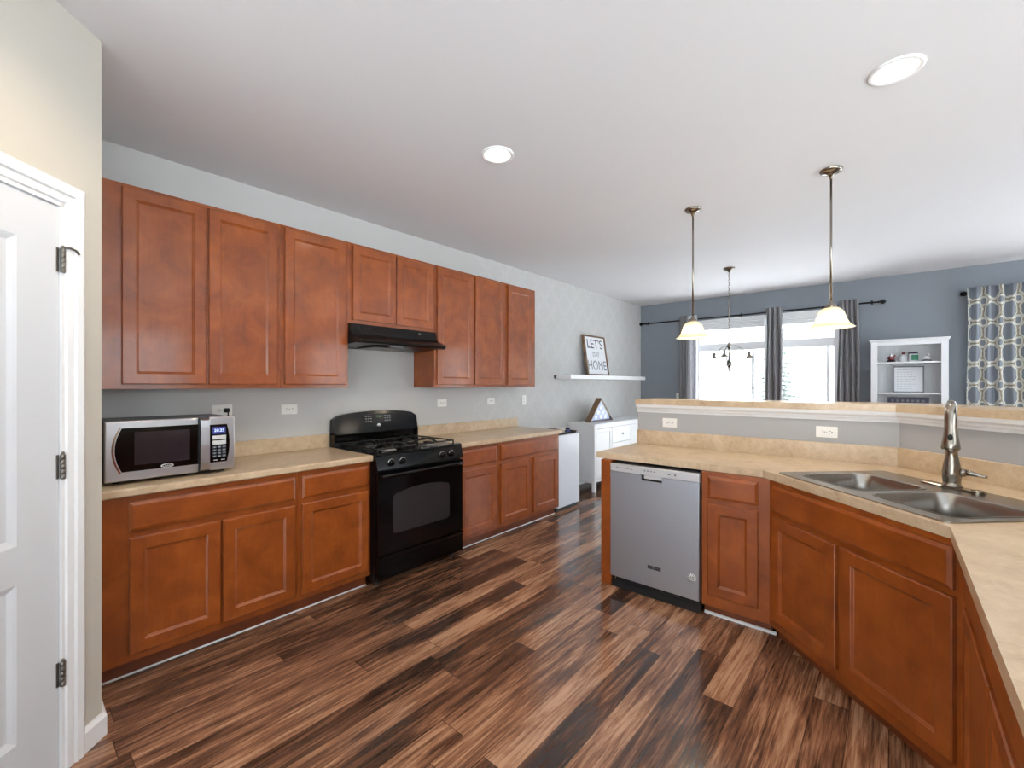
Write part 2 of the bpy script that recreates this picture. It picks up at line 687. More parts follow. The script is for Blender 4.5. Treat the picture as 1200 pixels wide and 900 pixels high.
# half wall behind the peninsula, with its crown moulding
BARP = [(1.727, 3.479), (3.368, 3.479), (4.13, 2.717), (4.13, -0.42)]
mb = MB()
mb.prism_z(BARP + list(reversed(offset_path(BARP, 0.115))), 0, 1.236)
struct(mb.build('wall_bar', 'bar_wall'))
cp = BARP
mb = MB()
sweep(mb, cp, [(0, 1.172), (0.008, 1.172), (0.010, 1.186), (0.018, 1.192), (0.022, 1.205), (0.036, 1.216), (0.040, 1.236), (0, 1.236)])
struct(mb.build('trim_1', 'white'))

# baseboards and shoe mouldings
mb = MB()
bp = [(0.655, PC[1]), PC, pant(DT0 - 0.075)]
sweep(mb, [bp[2], bp[1], bp[0]], [(0, 0), (0.016, 0), (0.016, 0.075), (0.010, 0.088), (0.004, 0.092), (0, 0.092)])
struct(mb.build('baseboard_pantry', 'white'))
mb = MB()
sweep(mb, [(0.0, 3.96), (0.0, YF)][::1], [(0, 0), (0.015, 0), (0.015, 0.08), (0.005, 0.092), (0, 0.092)])
struct(mb.build('baseboard_left', 'white'))
mb = MB()
sweep(mb, [(0.0, YF), (0.93, YF)], [(0, 0), (0.015, 0), (0.015, 0.08), (0.005, 0.092), (0, 0.092)])
struct(mb.build('baseboard_back', 'white'))
shoe = [(0, 0), (0.013, 0), (0.011, 0.008), (0.006, 0.013), (0, 0.014)]
for k, pth in enumerate(([(0.552, 0.27), (0.552, 1.668)], [(0.552, 2.468), (0.552, 3.935)], [(2.462, 2.840), (2.846, 2.840)])):
    mb = MB()
    sweep(mb, pth, shoe if k == 2 else [(a * 0.5, b * 0.5) for a, b in shoe])
    struct(mb.build('trim_%d' % (k + 2), 'white'))

# ------------------------------------------------------------------ pantry door
dr = thing('door_1', None, None, (*pant(DT0), 0), -PI / 4)
struct(dr)
DW = DT1 - DT0
mb = MB()      # slab with two moulded panels; room side is +Y
lv = [[(0, 0, -0.038), (DW, 0, -0.038)]]


def door_face(mb, x0, x1, z0, z1, rects, y0, y1):
    """flat door with panels sunk into the +Y face"""
    outer = [(x0, z0), (x1, z0), (x1, z1), (x0, z1)]
    holes = [[(a, c), (b, c), (b, d), (a, d)] for a, b, c, d in rects]
    loops = [[Vector((a, b, 0)) for a, b in lp] for lp in [outer] + holes]
    flat = [p for lp in loops for p in lp]
    vs = [mb.bm.verts.new((p.x, y1, p.y)) for p in flat]
    for t in tessellate_polygon(loops):
        mb.face([vs[i] for i in t])
    for a, b, c, d in rects:
        rg = []
        for o, y in ((0, 0), (0.010, -0.004), (0.022, -0.011), (0.040, -0.011), (0.062, -0.003)):
            rg.append([(a + o, y1 + y, c + o), (b - o, y1 + y, c + o), (b - o, y1 + y, d - o), (a + o, y1 + y, d - o)])
        mb.rings(rg, 0, False, False, True)
    mb.rings([[(a, y1, b) for a, b in outer], [(a, y0, b) for a, b in outer]], 0, False, False, True)


door_face(mb, 0, DW, 0.012, DH - 0.004, [(0.145, DW - 0.145, 0.22, 0.744), (0.145, DW - 0.145, 0.869, 1.889)], -0.035, -0.004)
mb.bm.verts.ensure_lookup_table()
bmesh.ops.remove_doubles(mb.bm, verts=mb.bm.verts, dist=1e-5)
mb.build('door_panel', 'white_door', dr)
mb = MB()
w = 0.075
cas = [(0, 0.001), (0.006, 0.011), (0.026, 0.013), (0.030, 0.010), (0.036, 0.018), (0.060, 0.020), (0.069, 0.016), (w, 0.012), (w, 0.001)]
x0, x1, zt = -0.012, DW + 0.012, DH + 0.012
rg = [[(x0 - o, y, 0) for o, y in cas], [(x0 - o, y, zt + o) for o, y in cas], [(x1 + o, y, zt + o) for o, y in cas], [(x1 + o, y, 0) for o, y in cas]]
mb.rings(rg, 0)
mb.box(-0.014, -0.002, -0.09, 0.004, 0, DH + 0.012)
mb.box(DW + 0.002, DW + 0.014, -0.09, 0.004, 0, DH + 0.012)
mb.box(-0.014, DW + 0.014, -0.09, 0.004, DH, DH + 0.014)
mb.build('door_casing', 'white', dr)
for z in (0.357, 1.103, 1.846):
    mb = MB()
    for q in range(5):
        mb.lathe([(0.0065, 0), (0.0075, 0.001), (0.0075, 0.0165), (0.0065, 0.0175)], (-0.004, 0.006, z - 0.045 + q * 0.018), 12)
    mb.lathe([(0.004, 0), (0.006, 0.004), (0.002, 0.009)], (-0.004, 0.006, z + 0.045), 10)
    mb.box(0.003, 0.011, -0.004, -0.001, z - 0.043, z + 0.043, 0)
    if z > 1.8:
        mb.tube([(-0.004, 0.010, z + 0.047), (-0.02, 0.016, z + 0.05), (-0.04, 0.02, z + 0.045), (-0.052, 0.021, z + 0.034)], 0.004, 8)
    mb.build('hinge', 'rust', dr)
mb = MB()
mb.lathe([(0.028, 0), (0.03, 0.004), (0.012, 0.01), (0.011, 0.03), (0.026, 0.04), (0.029, 0.052), (0.022, 0.066), (0.002, 0.07)], (DW - 0.06, -0.004, 0.95), 20, axis='y')
mb.build('door_knob', 'nickel', dr)


# ------------------------------------------------------------------ windows in the back wall
def glazed(name, x0, x1, z0, z1, transom, bar_x, label):
    o = thing(name, None, None, ((x0 + x1) / 2, YF + 0.06, z0), world=True)
    struct(o)
    mb = MB()
    f = 0.06
    ya, yb = YF + 0.005, YF + 0.115
    mb.box(x0, x0 + f, ya, yb, z0, z1, bev=0.004)
    mb.box(x1 - f, x1, ya, yb, z0, z1, bev=0.004)
    mb.box(x0 + f, x1 - f, ya, yb, z1 - f, z1, bev=0.004)
    mb.box(x0 + f, x1 - f, ya, yb, z0, z0 + 0.09, bev=0.004)
    if transom:
        mb.box(x0 + f, x1 - f, ya, yb, transom[0], transom[1], bev=0.004)
        mb.box(x0 + f, x1 - f, ya - 0.012, ya + 0.01, transom[0] + 0.035, transom[0] + 0.055)
    mb.build('window_frame', 'white', o)
    top = transom[0] if transom else z1 - f
    if bar_x:
        mb = MB()
        mb.box(bar_x - 0.019, bar_x + 0.019, YF + 0.05, YF + 0.085, z0 + 0.09, top, bev=0.003)
        s = mb.build('sash_bar', 'white', o)
        mb = MB()
        mb.box(bar_x - 0.012, bar_x + 0.012, YF + 0.03, YF + 0.05, 1.0, 1.2, bev=0.004)
        mb.tube([(bar_x, YF + 0.03, 1.03), (bar_x - 0.012, YF + 0.0, 1.05), (bar_x - 0.012, YF + 0.0, 1.15), (bar_x, YF + 0.03, 1.17)], 0.006, 8)
        mb.build('handle', 'white', s)
    mb = MB()
    mb.box(x0 + f, x1 - f, YF + 0.062, YF + 0.068, z0 + 0.09, top)
    mb.build('window_pane', 'glass', o)
    if transom:
        mb = MB()
        mb.box(x0 + f, x1 - f, YF + 0.062, YF + 0.068, transom[1], z1 - f)
        mb.build('transom_pane', 'glass', o)
    return o


glazed('window_1', 0.935, 1.965, 0.02, 2.42, (1.925, 2.04), 1.749, '')
glazed('window_2', 1.965, 2.795, 0.02, 2.42, (1.925, 2.04), 2.667, '')
glazed('window_3', 4.25, 5.95, 0.60, 2.30, None, 5.10, '')


def side_window(name, axis, c, a0, a1, z0, z1):
    """plain two-light window in a wall at x = c or y = c"""
    def bx(mb, a, b, d0, d1, za, zb, bev=0.004):
        if axis == 'x':
            mb.box(c + d0, c + d1, a, b, za, zb, bev=bev)
        else:
            mb.box(a, b, c + d0, c + d1, za, zb, bev=bev)
    o = thing(name, None, None, (c, (a0 + a1) / 2, z0) if axis == 'x' else ((a0 + a1) / 2, c, z0), world=True)
    struct(o)
    mb = MB()
    f = 0.06
    m = (a0 + a1) / 2
    for a, b, za, zb in ((a0, a0 + f, z0, z1), (a1 - f, a1, z0, z1), (a0 + f, a1 - f, z0, z0 + f), (a0 + f, a1 - f, z1 - f, z1), (m - f / 2, m + f / 2, z0 + f, z1 - f)):
        bx(mb, a, b, 0.01, 0.09, za, zb)
    mb.build('window_frame', 'white', o)
    mb = MB()
    bx(mb, a0 + f, m - f / 2, 0.045, 0.051, z0 + f, z1 - f, 0)
    bx(mb, m + f / 2, a1 - f, 0.045, 0.051, z0 + f, z1 - f, 0)
    mb.build('window_pane', 'glass', o)


side_window('fill_window_4', 'x', XR, 4.2, 6.2, 0.5, 2.3)  # unseen window, put in to give the cabinet doors a highlight
side_window('fill_window_5', 'x', XR, -2.3, 2.1, 0.1, 2.3)  # unseen window, enlarged to throw daylight on the base cabinets
side_window('fill_window_6', 'y', YB - 0.12, 2.1, 6.0, 0.1, 2.3)  # unseen window, widened to bring fill daylight onto the lower walls
for x0, x1, lab in ((0.985, 1.925, 'raised white pleated blind at the top of the left glass door, behind the chandelier chain'),
                    (2.02, 2.745, 'raised white pleated blind at the top of the right glass door, behind the large pendant')):
    o = thing('pleated_blind', lab, 'blind', ((x0 + x1) / 2, YF - 0.03, 2.25), group='blinds above the glass doors', world=True)
    mb = MB()
    mb.box(x0, x1, YF - 0.06, YF - 0.001, 2.375, 2.415, bev=0.004)
    mb.build('headrail', 'white', o)
    mb = MB()
    zz = [2.265 + i * 0.011 for i in range(11)]
    pts = []
    for i, z in enumerate(zz):
        pts.append((YF - 0.055 if i % 2 else YF - 0.045, z))
    pts += [(YF - 0.012 if i % 2 else YF - 0.006, z) for i, z in reversed(list(enumerate(zz)))]
    mb.prism(pts, lambda a, b: (x0 + 0.01, a, b), lambda a, b: (x1 - 0.01, a, b))
    mb.build('pleats', 'white', o)
    mb = MB()
    mb.box(x0 + 0.005, x1 - 0.005, YF - 0.058, YF - 0.004, 2.25, 2.266, bev=0.003)
    mb.build('bottom_rail', 'white', o)


# ------------------------------------------------------------------ cabinets
def shaker(x0, x1, z0, z1, yf, fw=0.056):
    mb = MB()
    rg = []
    for o, y in ((0, 0.0195), (0, 0.004), (0.004, 0.0), (fw, 0.0), (fw + 0.003, 0.003), (fw + 0.011, 0.0075), (fw + 0.013, 0.0095)):
        rg.append([(x0 + o, yf + y, z0 + o), (x1 - o, yf + y, z0 + o), (x1 - o, yf + y, z1 - o), (x0 + o, yf + y, z1 - o)])
    mb.rings(rg, 0)
    return mb


def slab_front(x0, x1, z0, z1, yf):
    mb = MB()
    rg = []
    for o, y in ((0, 0.0195), (0, 0.008), (0.004, 0.006), (0.013, 0.001), (0.016, 0.0)):
        rg.append([(x0 + o, yf + y, z0 + o), (x1 - o, yf + y, z0 + o), (x1 - o, yf + y, z1 - o), (x0 + o, yf + y, z1 - o)])
    mb.rings(rg, 0)
    return mb


def cabinet(name, label, loc, rotz, w, d, z0, z1, doors, drawers, base=True, group=None, hollow=False, side_in=(0, 0), toe=0.058, kz=0.087):
    """front faces local -Y; face frame in the plane y = 0"""
    o = thing(name, label, 'cabinet', loc, rotz, group)
    zb = kz if base else z0
    a, b = side_in
    mb = MB()
    if hollow:
        t = 0.018
        mb.box(a, t + a, 0.02, d, zb, z1)
        mb.box(w - t - b, w - b, 0.02, d, zb, z1)
        mb.box(a + t, w - t - b, 0.02, d, zb, zb + t)
        mb.box(a + t, w - t - b, d - t, d, zb + t, z1)
    else:
        mb.box(a, w - b, 0.02, d, zb, z1)
    mb.build('carcass', 'wood_v', o)
    # face frame: one panel with openings behind the doors and drawers
    mb = MB()
    op = [(x + 0.012, X - 0.012, z + 0.012, Z - 0.012) for x, X, z, Z in doors + drawers]
    outer = [(0, zb), (w, zb), (w, z1), (0, z1)]
    holes = [[(p, r), (q, r), (q, s), (p, s)] for p, q, r, s in op]
    loops = [[Vector((u, v, 0)) for u, v in lp] for lp in [outer] + holes]
    flat = [p for lp in loops for p in lp]
    for yy in (0.0, 0.019):
        vs = [mb.bm.verts.new((p.x, yy, p.y)) for p in flat]
        for t3 in tessellate_polygon(loops):
            mb.face([vs[i] for i in t3])
    bmv = list(mb.bm.verts)
    n0 = len(flat)
    k = 0
    for lp in loops:
        for i in range(len(lp)):
            j = (i + 1) % len(lp)
            mb.face((bmv[k + i], bmv[k + j], bmv[n0 + k + j], bmv[n0 + k + i]))
        k += len(lp)
    mb.build('face_frame', 'wood_v', o)
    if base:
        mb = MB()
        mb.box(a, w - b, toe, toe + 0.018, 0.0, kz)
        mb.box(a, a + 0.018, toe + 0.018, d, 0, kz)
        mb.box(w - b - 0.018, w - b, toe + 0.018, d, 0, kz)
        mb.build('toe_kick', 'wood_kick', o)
    for x, X, z, Z in doors:
        shaker(x, X, z, Z, -0.0205).build('door', 'wood_v', o)
    for x, X, z, Z in drawers:
        slab_front(x, X, z, Z, -0.0205).build('drawer', 'wood_h', o)
    return o


LX = 0.61   # face frame plane of the left base run
UXF = 0.295
G1 = 'base cabinets along the left wall'
G2 = 'wall cabinets along the left wall'
y = 0.270
cabinet('base_cabinet', 'wide cherry base cabinet with two doors under the microwave', (LX, y, 0), PI / 2, 0.910, 0.61, 0, 0.872,
        [(0.397 - y, 0.770 - y, 0.125, 0.672), (0.780 - y, 1.160 - y, 0.125, 0.672)], [(0.397 - y, 1.160 - y, 0.705, 0.842)], group=G1)
y = 1.182
cabinet('base_cabinet', 'single-door cherry base cabinet between the microwave counter and left side of the black range', (LX, y, 0), PI / 2, 0.486, 0.61, 0, 0.872,
        [(1.200 - y, 1.648 - y, 0.125, 0.672)], [(1.200 - y, 1.648 - y, 0.705, 0.842)], group=G1)
y = 2.468
cabinet('base_cabinet', 'single-door cherry base cabinet directly right of the black range', (LX, y, 0), PI / 2, 0.500, 0.61, 0, 0.872,
        [(2.492 - y, 2.940 - y, 0.125, 0.672)], [(2.492 - y, 2.940 - y, 0.705, 0.842)], group=G1)
y = 2.970
cabinet('base_cabinet', 'two-door cherry base cabinet at the far end, beside the white mini fridge', (LX, y, 0), PI / 2, 0.965, 0.61, 0, 0.872,
        [(2.998 - y, 3.425 - y, 0.125, 0.672), (3.480 - y, 3.894 - y, 0.125, 0.672)], [(2.998 - y, 3.894 - y, 0.705, 0.842)], group=G1)
ZU0, ZU1 = 1.376, 2.452
y = 0.270
cabinet('wall_cabinet', 'two-door cherry wall cabinet above the microwave', (UXF, y, 0), PI / 2, 0.930, UXF - 0.001, ZU0, ZU1,
        [(0.414 - y, 0.786 - y, 1.400, 2.432), (0.799 - y, 1.180 - y, 1.400, 2.432)], [], base=False, group=G2)
y = 1.202
cabinet('wall_cabinet', 'single-door cherry wall cabinet directly left of the black range hood', (UXF, y, 0), PI / 2, 0.476, UXF - 0.001, ZU0, ZU1,
        [(1.225 - y, 1.653 - y, 1.400, 2.432)], [], base=False, group=G2)
y = 1.680
cabinet('wall_cabinet', 'short two-door cherry wall cabinet mounted over the black range hood', (UXF, y, 0), PI / 2, 0.806, UXF - 0.001, 1.855, ZU1,
        [(1.710 - y, 2.083 - y, 1.880, 2.432), (2.091 - y, 2.466 - y, 1.880, 2.432)], [], base=False, group=G2)
y = 2.488
cabinet('wall_cabinet', 'tall single-door cherry wall cabinet directly right of the black range hood', (UXF, y, 0), PI / 2, 0.478, UXF - 0.001, ZU0, ZU1,
        [(2.514 - y, 2.951 - y, 1.400, 2.432)], [], base=False, group=G2)
y = 2.968
cabinet('wall_cabinet', 'two narrow-door cherry wall cabinet at the far end of the upper row', (UXF, y, 0), PI / 2, 0.955, UXF - 0.001, ZU0, ZU1,
        [(2.978 - y, 3.402 - y, 1.400, 2.432), (3.453 - y, 3.840 - y, 1.400, 2.432)], [], base=False, group=G2)

# peninsula
YP = 2.79
G3 = 'base cabinets of the peninsula'
o = thing('end_panel', 'narrow cherry end panel left of the stainless dishwasher', 'cabinet panel', (1.81, 3.12, 0), world=True)
MB().box(1.772, 1.850, YP - 0.004, YP + 0.06, 0, 0.872, bev=0.002).build('stile', 'wood_v', o)
MB().box(1.772, 1.790, YP + 0.06, 3.477, 0, 0.872).build('side_panel', 'wood_v', o)
cabinet('base_cabinet', 'narrow cherry cabinet with one drawer and door, right of the dishwasher', (2.460, YP, 0), 0, 0.362, 0.66, 0, 0.872,
        [(0.038, 0.307, 0.140, 0.688)], [(0.038, 0.307, 0.717, 0.850)], group=G3, kz=0.068, toe=0.05)
cabinet('base_cabinet', 'diagonal two-door cherry corner cabinet under the double sink', (2.822, YP, 0), -PI / 4, 1.000, 0.60, 0, 0.872,
        [(0.042, 0.473, 0.122, 0.680), (0.499, 0.965, 0.122, 0.680)], [(0.038, 0.962, 0.704, 0.850)], group=G3, hollow=True, side_in=(0.004, 0.004), kz=0.068, toe=0.05)
cabinet('base_cabinet', 'two-door cherry cabinet running toward the camera, right of the corner sink cabinet', (3.531, 2.078, 0), -PI / 2, 1.12, 0.595, 0, 0.872,
        [(0.055, 0.542, 0.122, 0.680), (0.556, 1.045, 0.122, 0.680)], [(0.055, 1.045, 0.704, 0.850)], group=G3, kz=0.068, toe=0.05)
cabinet('base_cabinet', 'nearest cherry cabinet of the right-hand run, mostly below the frame edge', (3.531, 0.955, 0), -PI / 2, 1.30, 0.595, 0, 0.872,
        [(0.055, 0.63, 0.122, 0.680), (0.65, 1.245, 0.122, 0.680)], [(0.055, 1.245, 0.704, 0.850)], group=G3, kz=0.068, toe=0.05)

# countertops
ZT0, ZT1 = 0.874, 0.914


def straight_counter(label, y0, y1, yb0, yb1):
    o = thing('countertop', label, 'countertop', (0.33, (y0 + y1) / 2, ZT0), world=True, group='laminate countertops')
    mb = MB()
    pts = [(0.002, ZT0), (0.638, ZT0), (0.645, ZT0 + 0.006), (0.645, ZT1 - 0.008), (0.642, ZT1 - 0.002), (0.636, ZT1), (0.002, ZT1)]
    mb.prism(pts, lambda a, b: (a, y0, b), lambda a, b: (a, y1, b))
    mb.build('worktop', 'laminate', o)
    MB().box(0.002, 0.021, yb0, yb1, ZT1, 1.016, bev=0.003).build('backsplash', 'laminate', o)


straight_counter('beige laminate countertop with the microwave on it, left of the range', 0.268, 1.670, 0.268, 1.670)
straight_counter('beige laminate countertop right of the range, empty, ending by the mini fridge', 2.466, 3.950, 2.466, 3.950)


def dg(e, n):
    return (Q * (e + n), Q * (n - e))


o = thing('countertop', 'beige laminate peninsula countertop with a corner sink cut into it', 'countertop', (3.0, 3.0, ZT0), world=True, group='laminate countertops')
outer = [(1.7175, 2.818), (2.784, 2.818), (3.489, 2.113), (3.489, -0.42), (4.127, -0.42), (4.127, 2.716), (3.367, 3.476), (1.7175, 3.476)]
hole = [dg(a, b) for a, b in ((0.095, 4.035), (0.92, 4.035), (0.92, 4.455), (0.095, 4.455))]
MB().slab_holes(outer, [hole], ZT0, ZT1).build('worktop', 'laminate', o)
mb = MB()
sweep(mb, [(1.727, 3.4765), (3.367, 3.4765), (4.1275, 2.716), (4.1275, -0.42)], [(0, ZT1), (0.020, ZT1), (0.020, 1.024), (0.017, 1.027), (0, 1.027)])
mb.build('backsplash', 'laminate', o)

o = thing('bar_top', 'long raised beige laminate bar top capping the half wall behind the sink', 'bar counter', (2.6, 3.6, 1.237), world=True)
fr = [(1.722, 3.440), (3.352, 3.440), (4.091, 2.701), (4.091, -0.42)]
bk = offset_path([(1.722, 3.479), (3.368, 3.479), (4.13, 2.717), (4.13, -0.42)], 0.36)
mb = MB()
ol = fr + list(reversed(bk))
mb.slab_holes(ol, [], 1.237, 1.280)
mb.build('slab', 'laminate', o)

# ------------------------------------------------------------------ sink and faucet
o = thing('kitchen_sink', 'double-bowl stainless sink set diagonally in the corner worktop', 'sink', (0, 0, ZT1), -PI / 4)
b1 = (0.118, 0.486, 4.060, 4.432)
b2 = (0.538, 0.902, 4.060, 4.432)
mb = MB()
h1 = rrect(*b1, 0.065, 6)
h2 = rrect(*b2, 0.065, 6)
mb.slab_holes(rrect(0.055, 0.945, 3.985, 4.605, 0.03), [h1, h2], 0.0005, 0.006)
mb.build('rim', 'sink', o)
for b in (b1, b2):
    mb = MB()
    rg = []
    for ins, z, r in ((-0.006, 0.0075, 0.07), (0.0, 0.0078, 0.065), (0.004, 0.003, 0.062), (0.010, -0.08, 0.06), (0.018, -0.165, 0.058), (0.035, -0.186, 0.05), (0.065, -0.193, 0.04), (0.12, -0.196, 0.03)):
        rg.append([(x, y, z) for x, y in rrect(b[0] + ins, b[1] - ins, b[2] + ins, b[3] - ins, r, 6)])
    mb.rings(rg, 0, True, False, True)
    # outside skin gives the bowl its sheet thickness
    rg = []
    for ins, z, r in ((-0.002, -0.002, 0.065), (0.006, -0.08, 0.06), (0.014, -0.168, 0.058), (0.033, -0.190, 0.05), (0.12, -0.1985, 0.03)):
        rg.append([(x, y, z) for x, y in rrect(b[0] + ins, b[1] - ins, b[2] + ins, b[3] - ins, r, 6)])
    mb.rings(rg, 0, True, False, True)
    w = mb.build('bowl', 'sink', o, recalc=False)
    cx, cy = (b[0] + b[1]) / 2, (b[2] + b[3]) / 2
    mb = MB()
    mb.lathe([(0.045, -0.1958), (0.045, -0.1935), (0.036, -0.1925), (0.034, -0.196), (0.01, -0.196), (0.008, -0.19), (0.002, -0.188)], (cx, cy, 0), 20)
    mb.build('drain', 'chrome', w)

fx, fy = dg(0.463, 4.553)
o = thing('kitchen_faucet', 'brushed nickel pull-down kitchen faucet standing behind the double sink', 'faucet', (fx, fy, ZT1 + 0.0062), 0)
mb = MB()
base = rrect(-0.135, 0.135, -0.028, 0.028, 0.027, 6)
mb.rings([[(x, y, 0) for x, y in base], [(x, y, 0.004) for x, y in base], [(x * 0.98, y * 0.85, 0.007) for x, y in base]], 0)
mb.move(Matrix.Rotation(-PI / 4, 4, 'Z'))
mb.build('deck_plate', 'nickel', o)
mb = MB()
mb.lathe([(0.036, 0.006), (0.037, 0.012), (0.031, 0.018), (0.031, 0.028), (0.034, 0.05), (0.034, 0.075), (0.030, 0.105), (0.023, 0.14), (0.0205, 0.165), (0.023, 0.172), (0.023, 0.180), (0.019, 0.184), (0.018, 0.20)], (0, 0, 0), 28)
mb.build('body', 'nickel', o)
fd = Vector((-0.10, -1.0, 0)).normalized()
mb = MB()
arc = [Vector((0, 0, 0.195)), Vector((0, 0, 0.27))]
for i in range(1, 9):
    t = PI * i / 8
    arc.append(Vector((0, 0, 0.335)) + fd * (0.055 - 0.055 * math.cos(t)) + Vector((0, 0, 0.060 * math.sin(t))))
mb.tube(arc, 0.0155, 16)
mb.build('spout', 'nickel', o)
mb = MB()
hp = [Vector((0, 0, 0.392)) + fd * 0.075, Vector((0, 0, 0.375)) + fd * 0.094, Vector((0, 0, 0.34)) + fd * 0.105, Vector((0, 0, 0.29)) + fd * 0.109, Vector((0, 0, 0.25)) + fd * 0.112, Vector((0, 0, 0.215)) + fd * 0.114, Vector((0, 0, 0.196)) + fd * 0.115, Vector((0, 0, 0.188)) + fd * 0.115]
mb.tube(hp, [0.0165, 0.0205, 0.0215, 0.0215, 0.0245, 0.030, 0.0325, 0.031], 24)
hd = mb.build('spray_head', 'nickel', o)
mb = MB()
c = Vector((0, 0, 0.243)) + fd * 0.139
mb.sphere((c.x, c.y, c.z), 0.012, 0, 14, (0.75, 0.25, 1.25))
mb.build('spray_button', 'black_satin', hd)
mb = MB()
mb.tube([(0.022, -0.004, 0.072), (0.046, -0.008, 0.074)], [0.019, 0.017], 16)
mb.tube([(0.044, -0.008, 0.076), (0.062, -0.012, 0.074), (0.085, -0.016, 0.069), (0.104, -0.02, 0.066), (0.112, -0.021, 0.066)], [0.014, 0.012, 0.008, 0.0065, 0.0055], 14)
mb.build('lever', 'nickel', o)
cx, cy = dg(0.118, -0.012)
mb = MB()
mb.lathe([(0.021, 0.0065), (0.022, 0.010), (0.020, 0.014), (0.010, 0.016), (0.001, 0.0162)], (cx, cy, 0), 20)
mb.build('hole_cover', 'nickel', o)

# small white dish at the back of the worktop
cx, cy = dg(0.66, 4.775)
mb = MB()
sh = rrect(-0.075, 0.075, -0.028, 0.028, 0.02, 5)
mb.rings([[(x * 0.8, y * 0.8, 0.0005) for x, y in sh], [(x, y, 0.008) for x, y in sh], [(x * 1.03, y * 1.05, 0.010) for x, y in sh], [(x * 0.96, y * 0.9, 0.009) for x, y in sh], [(x * 0.8, y * 0.7, 0.005) for x, y in sh]], 0, True)
mb.move(Matrix.Translation((cx, cy, ZT1)) @ Matrix.Rotation(-PI / 4, 4, 'Z'))
tag(mb.build('soap_dish', 'ivory', origin=(cx, cy, ZT1)), 'small white dish against the backsplash, right of the faucet', 'dish')

# ------------------------------------------------------------------ dishwasher
o = thing('dishwasher', 'stainless built-in dishwasher under the left end of the peninsula', 'dishwasher', (2.155, 3.05, 0), world=True)
X0, X1 = 1.8525, 2.4545
MB().box(X0 + 0.004, X1 - 0.004, YP + 0.005, 3.40, 0.03, 0.862).build('tub', 'kick_black', o)
yf = 2.766
mb = MB()
hx0, hx1 = 2.083, 2.221
mb.box(X0 + 0.003, X1 - 0.003, yf, YP + 0.004, 0.082, 0.766, bev=0.004)
mb.box(X0 + 0.003, hx0, yf, YP + 0.004, 0.762, 0.802)
mb.box(hx1, X1 - 0.003, yf, YP + 0.004, 0.762, 0.802)
mb.box(hx0, hx1, yf - 0.003, yf + 0.004, 0.760, 0.7685, bev=0.002)
d = mb.build('door', 'steel', o)
mb = MB()
mb.box(hx0, hx1, yf + 0.012, YP + 0.003, 0.767, 0.802)
mb.build('handle_recess', 'kick_black', d)
mb = MB()
mb.box(X0 + 0.003, X1 - 0.003, yf - 0.002, YP + 0.004, 0.803, 0.856, bev=0.004)
mb.box(hx0 + 0.018, hx1, yf - 0.001, yf + 0.008, 0.782, 0.804, bev=0.002)
cp = mb.build('control_panel', 'silver_panel', o)
mb = MB()
for i in range(5):
    mb.box(1.90 + i * 0.026, 1.916 + i * 0.026, yf - 0.0028, yf, 0.832 - 0.001 * i, 0.836 - 0.001 * i)
for i in range(4):
    mb.box(2.10 + i * 0.022, 2.112 + i * 0.022, yf - 0.0028, yf, 0.830, 0.836)
mb.box(2.26, 2.276, yf - 0.0028, yf, 0.826, 0.834)
mb.box(2.30, 2.312, yf - 0.0028, yf, 0.824, 0.836)
mb.build('control_print', 'print_grey', cp)
mb = MB()
mb.box(2.126, 2.160, yf - 0.0012, yf + 0.001, 0.200, 0.222)
mb.box(2.163, 2.214, yf - 0.0012, yf + 0.001, 0.200, 0.222)
lg = mb.build('maker_badge', 'print_dark', d)
lettering('M', 0.020, 'print_grey', lg, (2.143, yf - 0.0014, 0.211), ROT_F, sx=1.2, extrude=0.0003)
lettering('MAYTAG', 0.0125, 'print_grey', lg, (2.1885, yf - 0.0014, 0.211), ROT_F, extrude=0.0003)
mb = MB()
mb.lathe([(0.026, 0), (0.026, -0.0012), (0.001, -0.0013)], (2.408, yf, 0.216), 24, axis='y')
bd = mb.build('round_sticker', 'print_white', d)
lettering('10', 0.030, 'slot', bd, (2.408, yf - 0.0022, 0.216), ROT_F, extrude=0.0006)
mb = MB()
for a in range(12):
    t = 2 * PI * a / 12
    mb.box(2.408 + 0.0215 * math.cos(t) - 0.0022, 2.408 + 0.0215 * math.cos(t) + 0.0022, yf - 0.0024, yf - 0.001, 0.216 + 0.0215 * math.sin(t) - 0.0022, 0.216 + 0.0215 * math.sin(t) + 0.0022)
mb.build('sticker_print', 'print_dark', bd)
mb = MB()
mb.box(X0 + 0.003, X1 - 0.003, YP + 0.004, YP + 0.02, 0.004, 0.080)
mb.box(X0 + 0.003, X1 - 0.003, YP - 0.006, YP + 0.004, 0.004, 0.05)
mb.box(X1 - 0.03, X1 - 0.003, YP - 0.012, YP - 0.002, 0.05, 0.08)
mb.build('toe_panel', 'kick_black', o)
mb = MB()
mb.lathe([(0.009, 0), (0.009, -0.006), (0.004, -0.008)], (X0 + 0.03, YP + 0.002, 0.062), 12, axis='y')
mb.build('screw', 'chrome', o)

# ------------------------------------------------------------------ gas range
RY0, RY1 = 1.675, 2.461
RC = (RY0 + RY1) / 2
o = thing('gas_range', 'black freestanding gas range with oven window between the left base cabinets', 'range', (0.36, RC, 0), world=True)
mb = MB()
mb.box(0.03, 0.655, RY0, RY1, 0.045, 0.905)
mb.build('body', 'black_satin', o)
for yy in (RY0 + 0.05, RY1 - 0.05):
    for xx in (0.08, 0.60):
        mb = MB()
        mb.lathe([(0.018, 0), (0.02, 0.004), (0.014, 0.012), (0.012, 0.046)], (xx, yy, 0), 14)
        mb.build('foot', 'kick_black', o)
mb = MB()
pts = [(0.03, 0.905), (0.668, 0.905), (0.676, 0.911), (0.672, 0.919), (0.64, 0.922), (0.62, 0.914), (0.12, 0.914), (0.10, 0.922), (0.03, 0.922)]
mb.prism(pts, lambda a, b: (a, RY0, b), lambda a, b: (a, RY1, b))
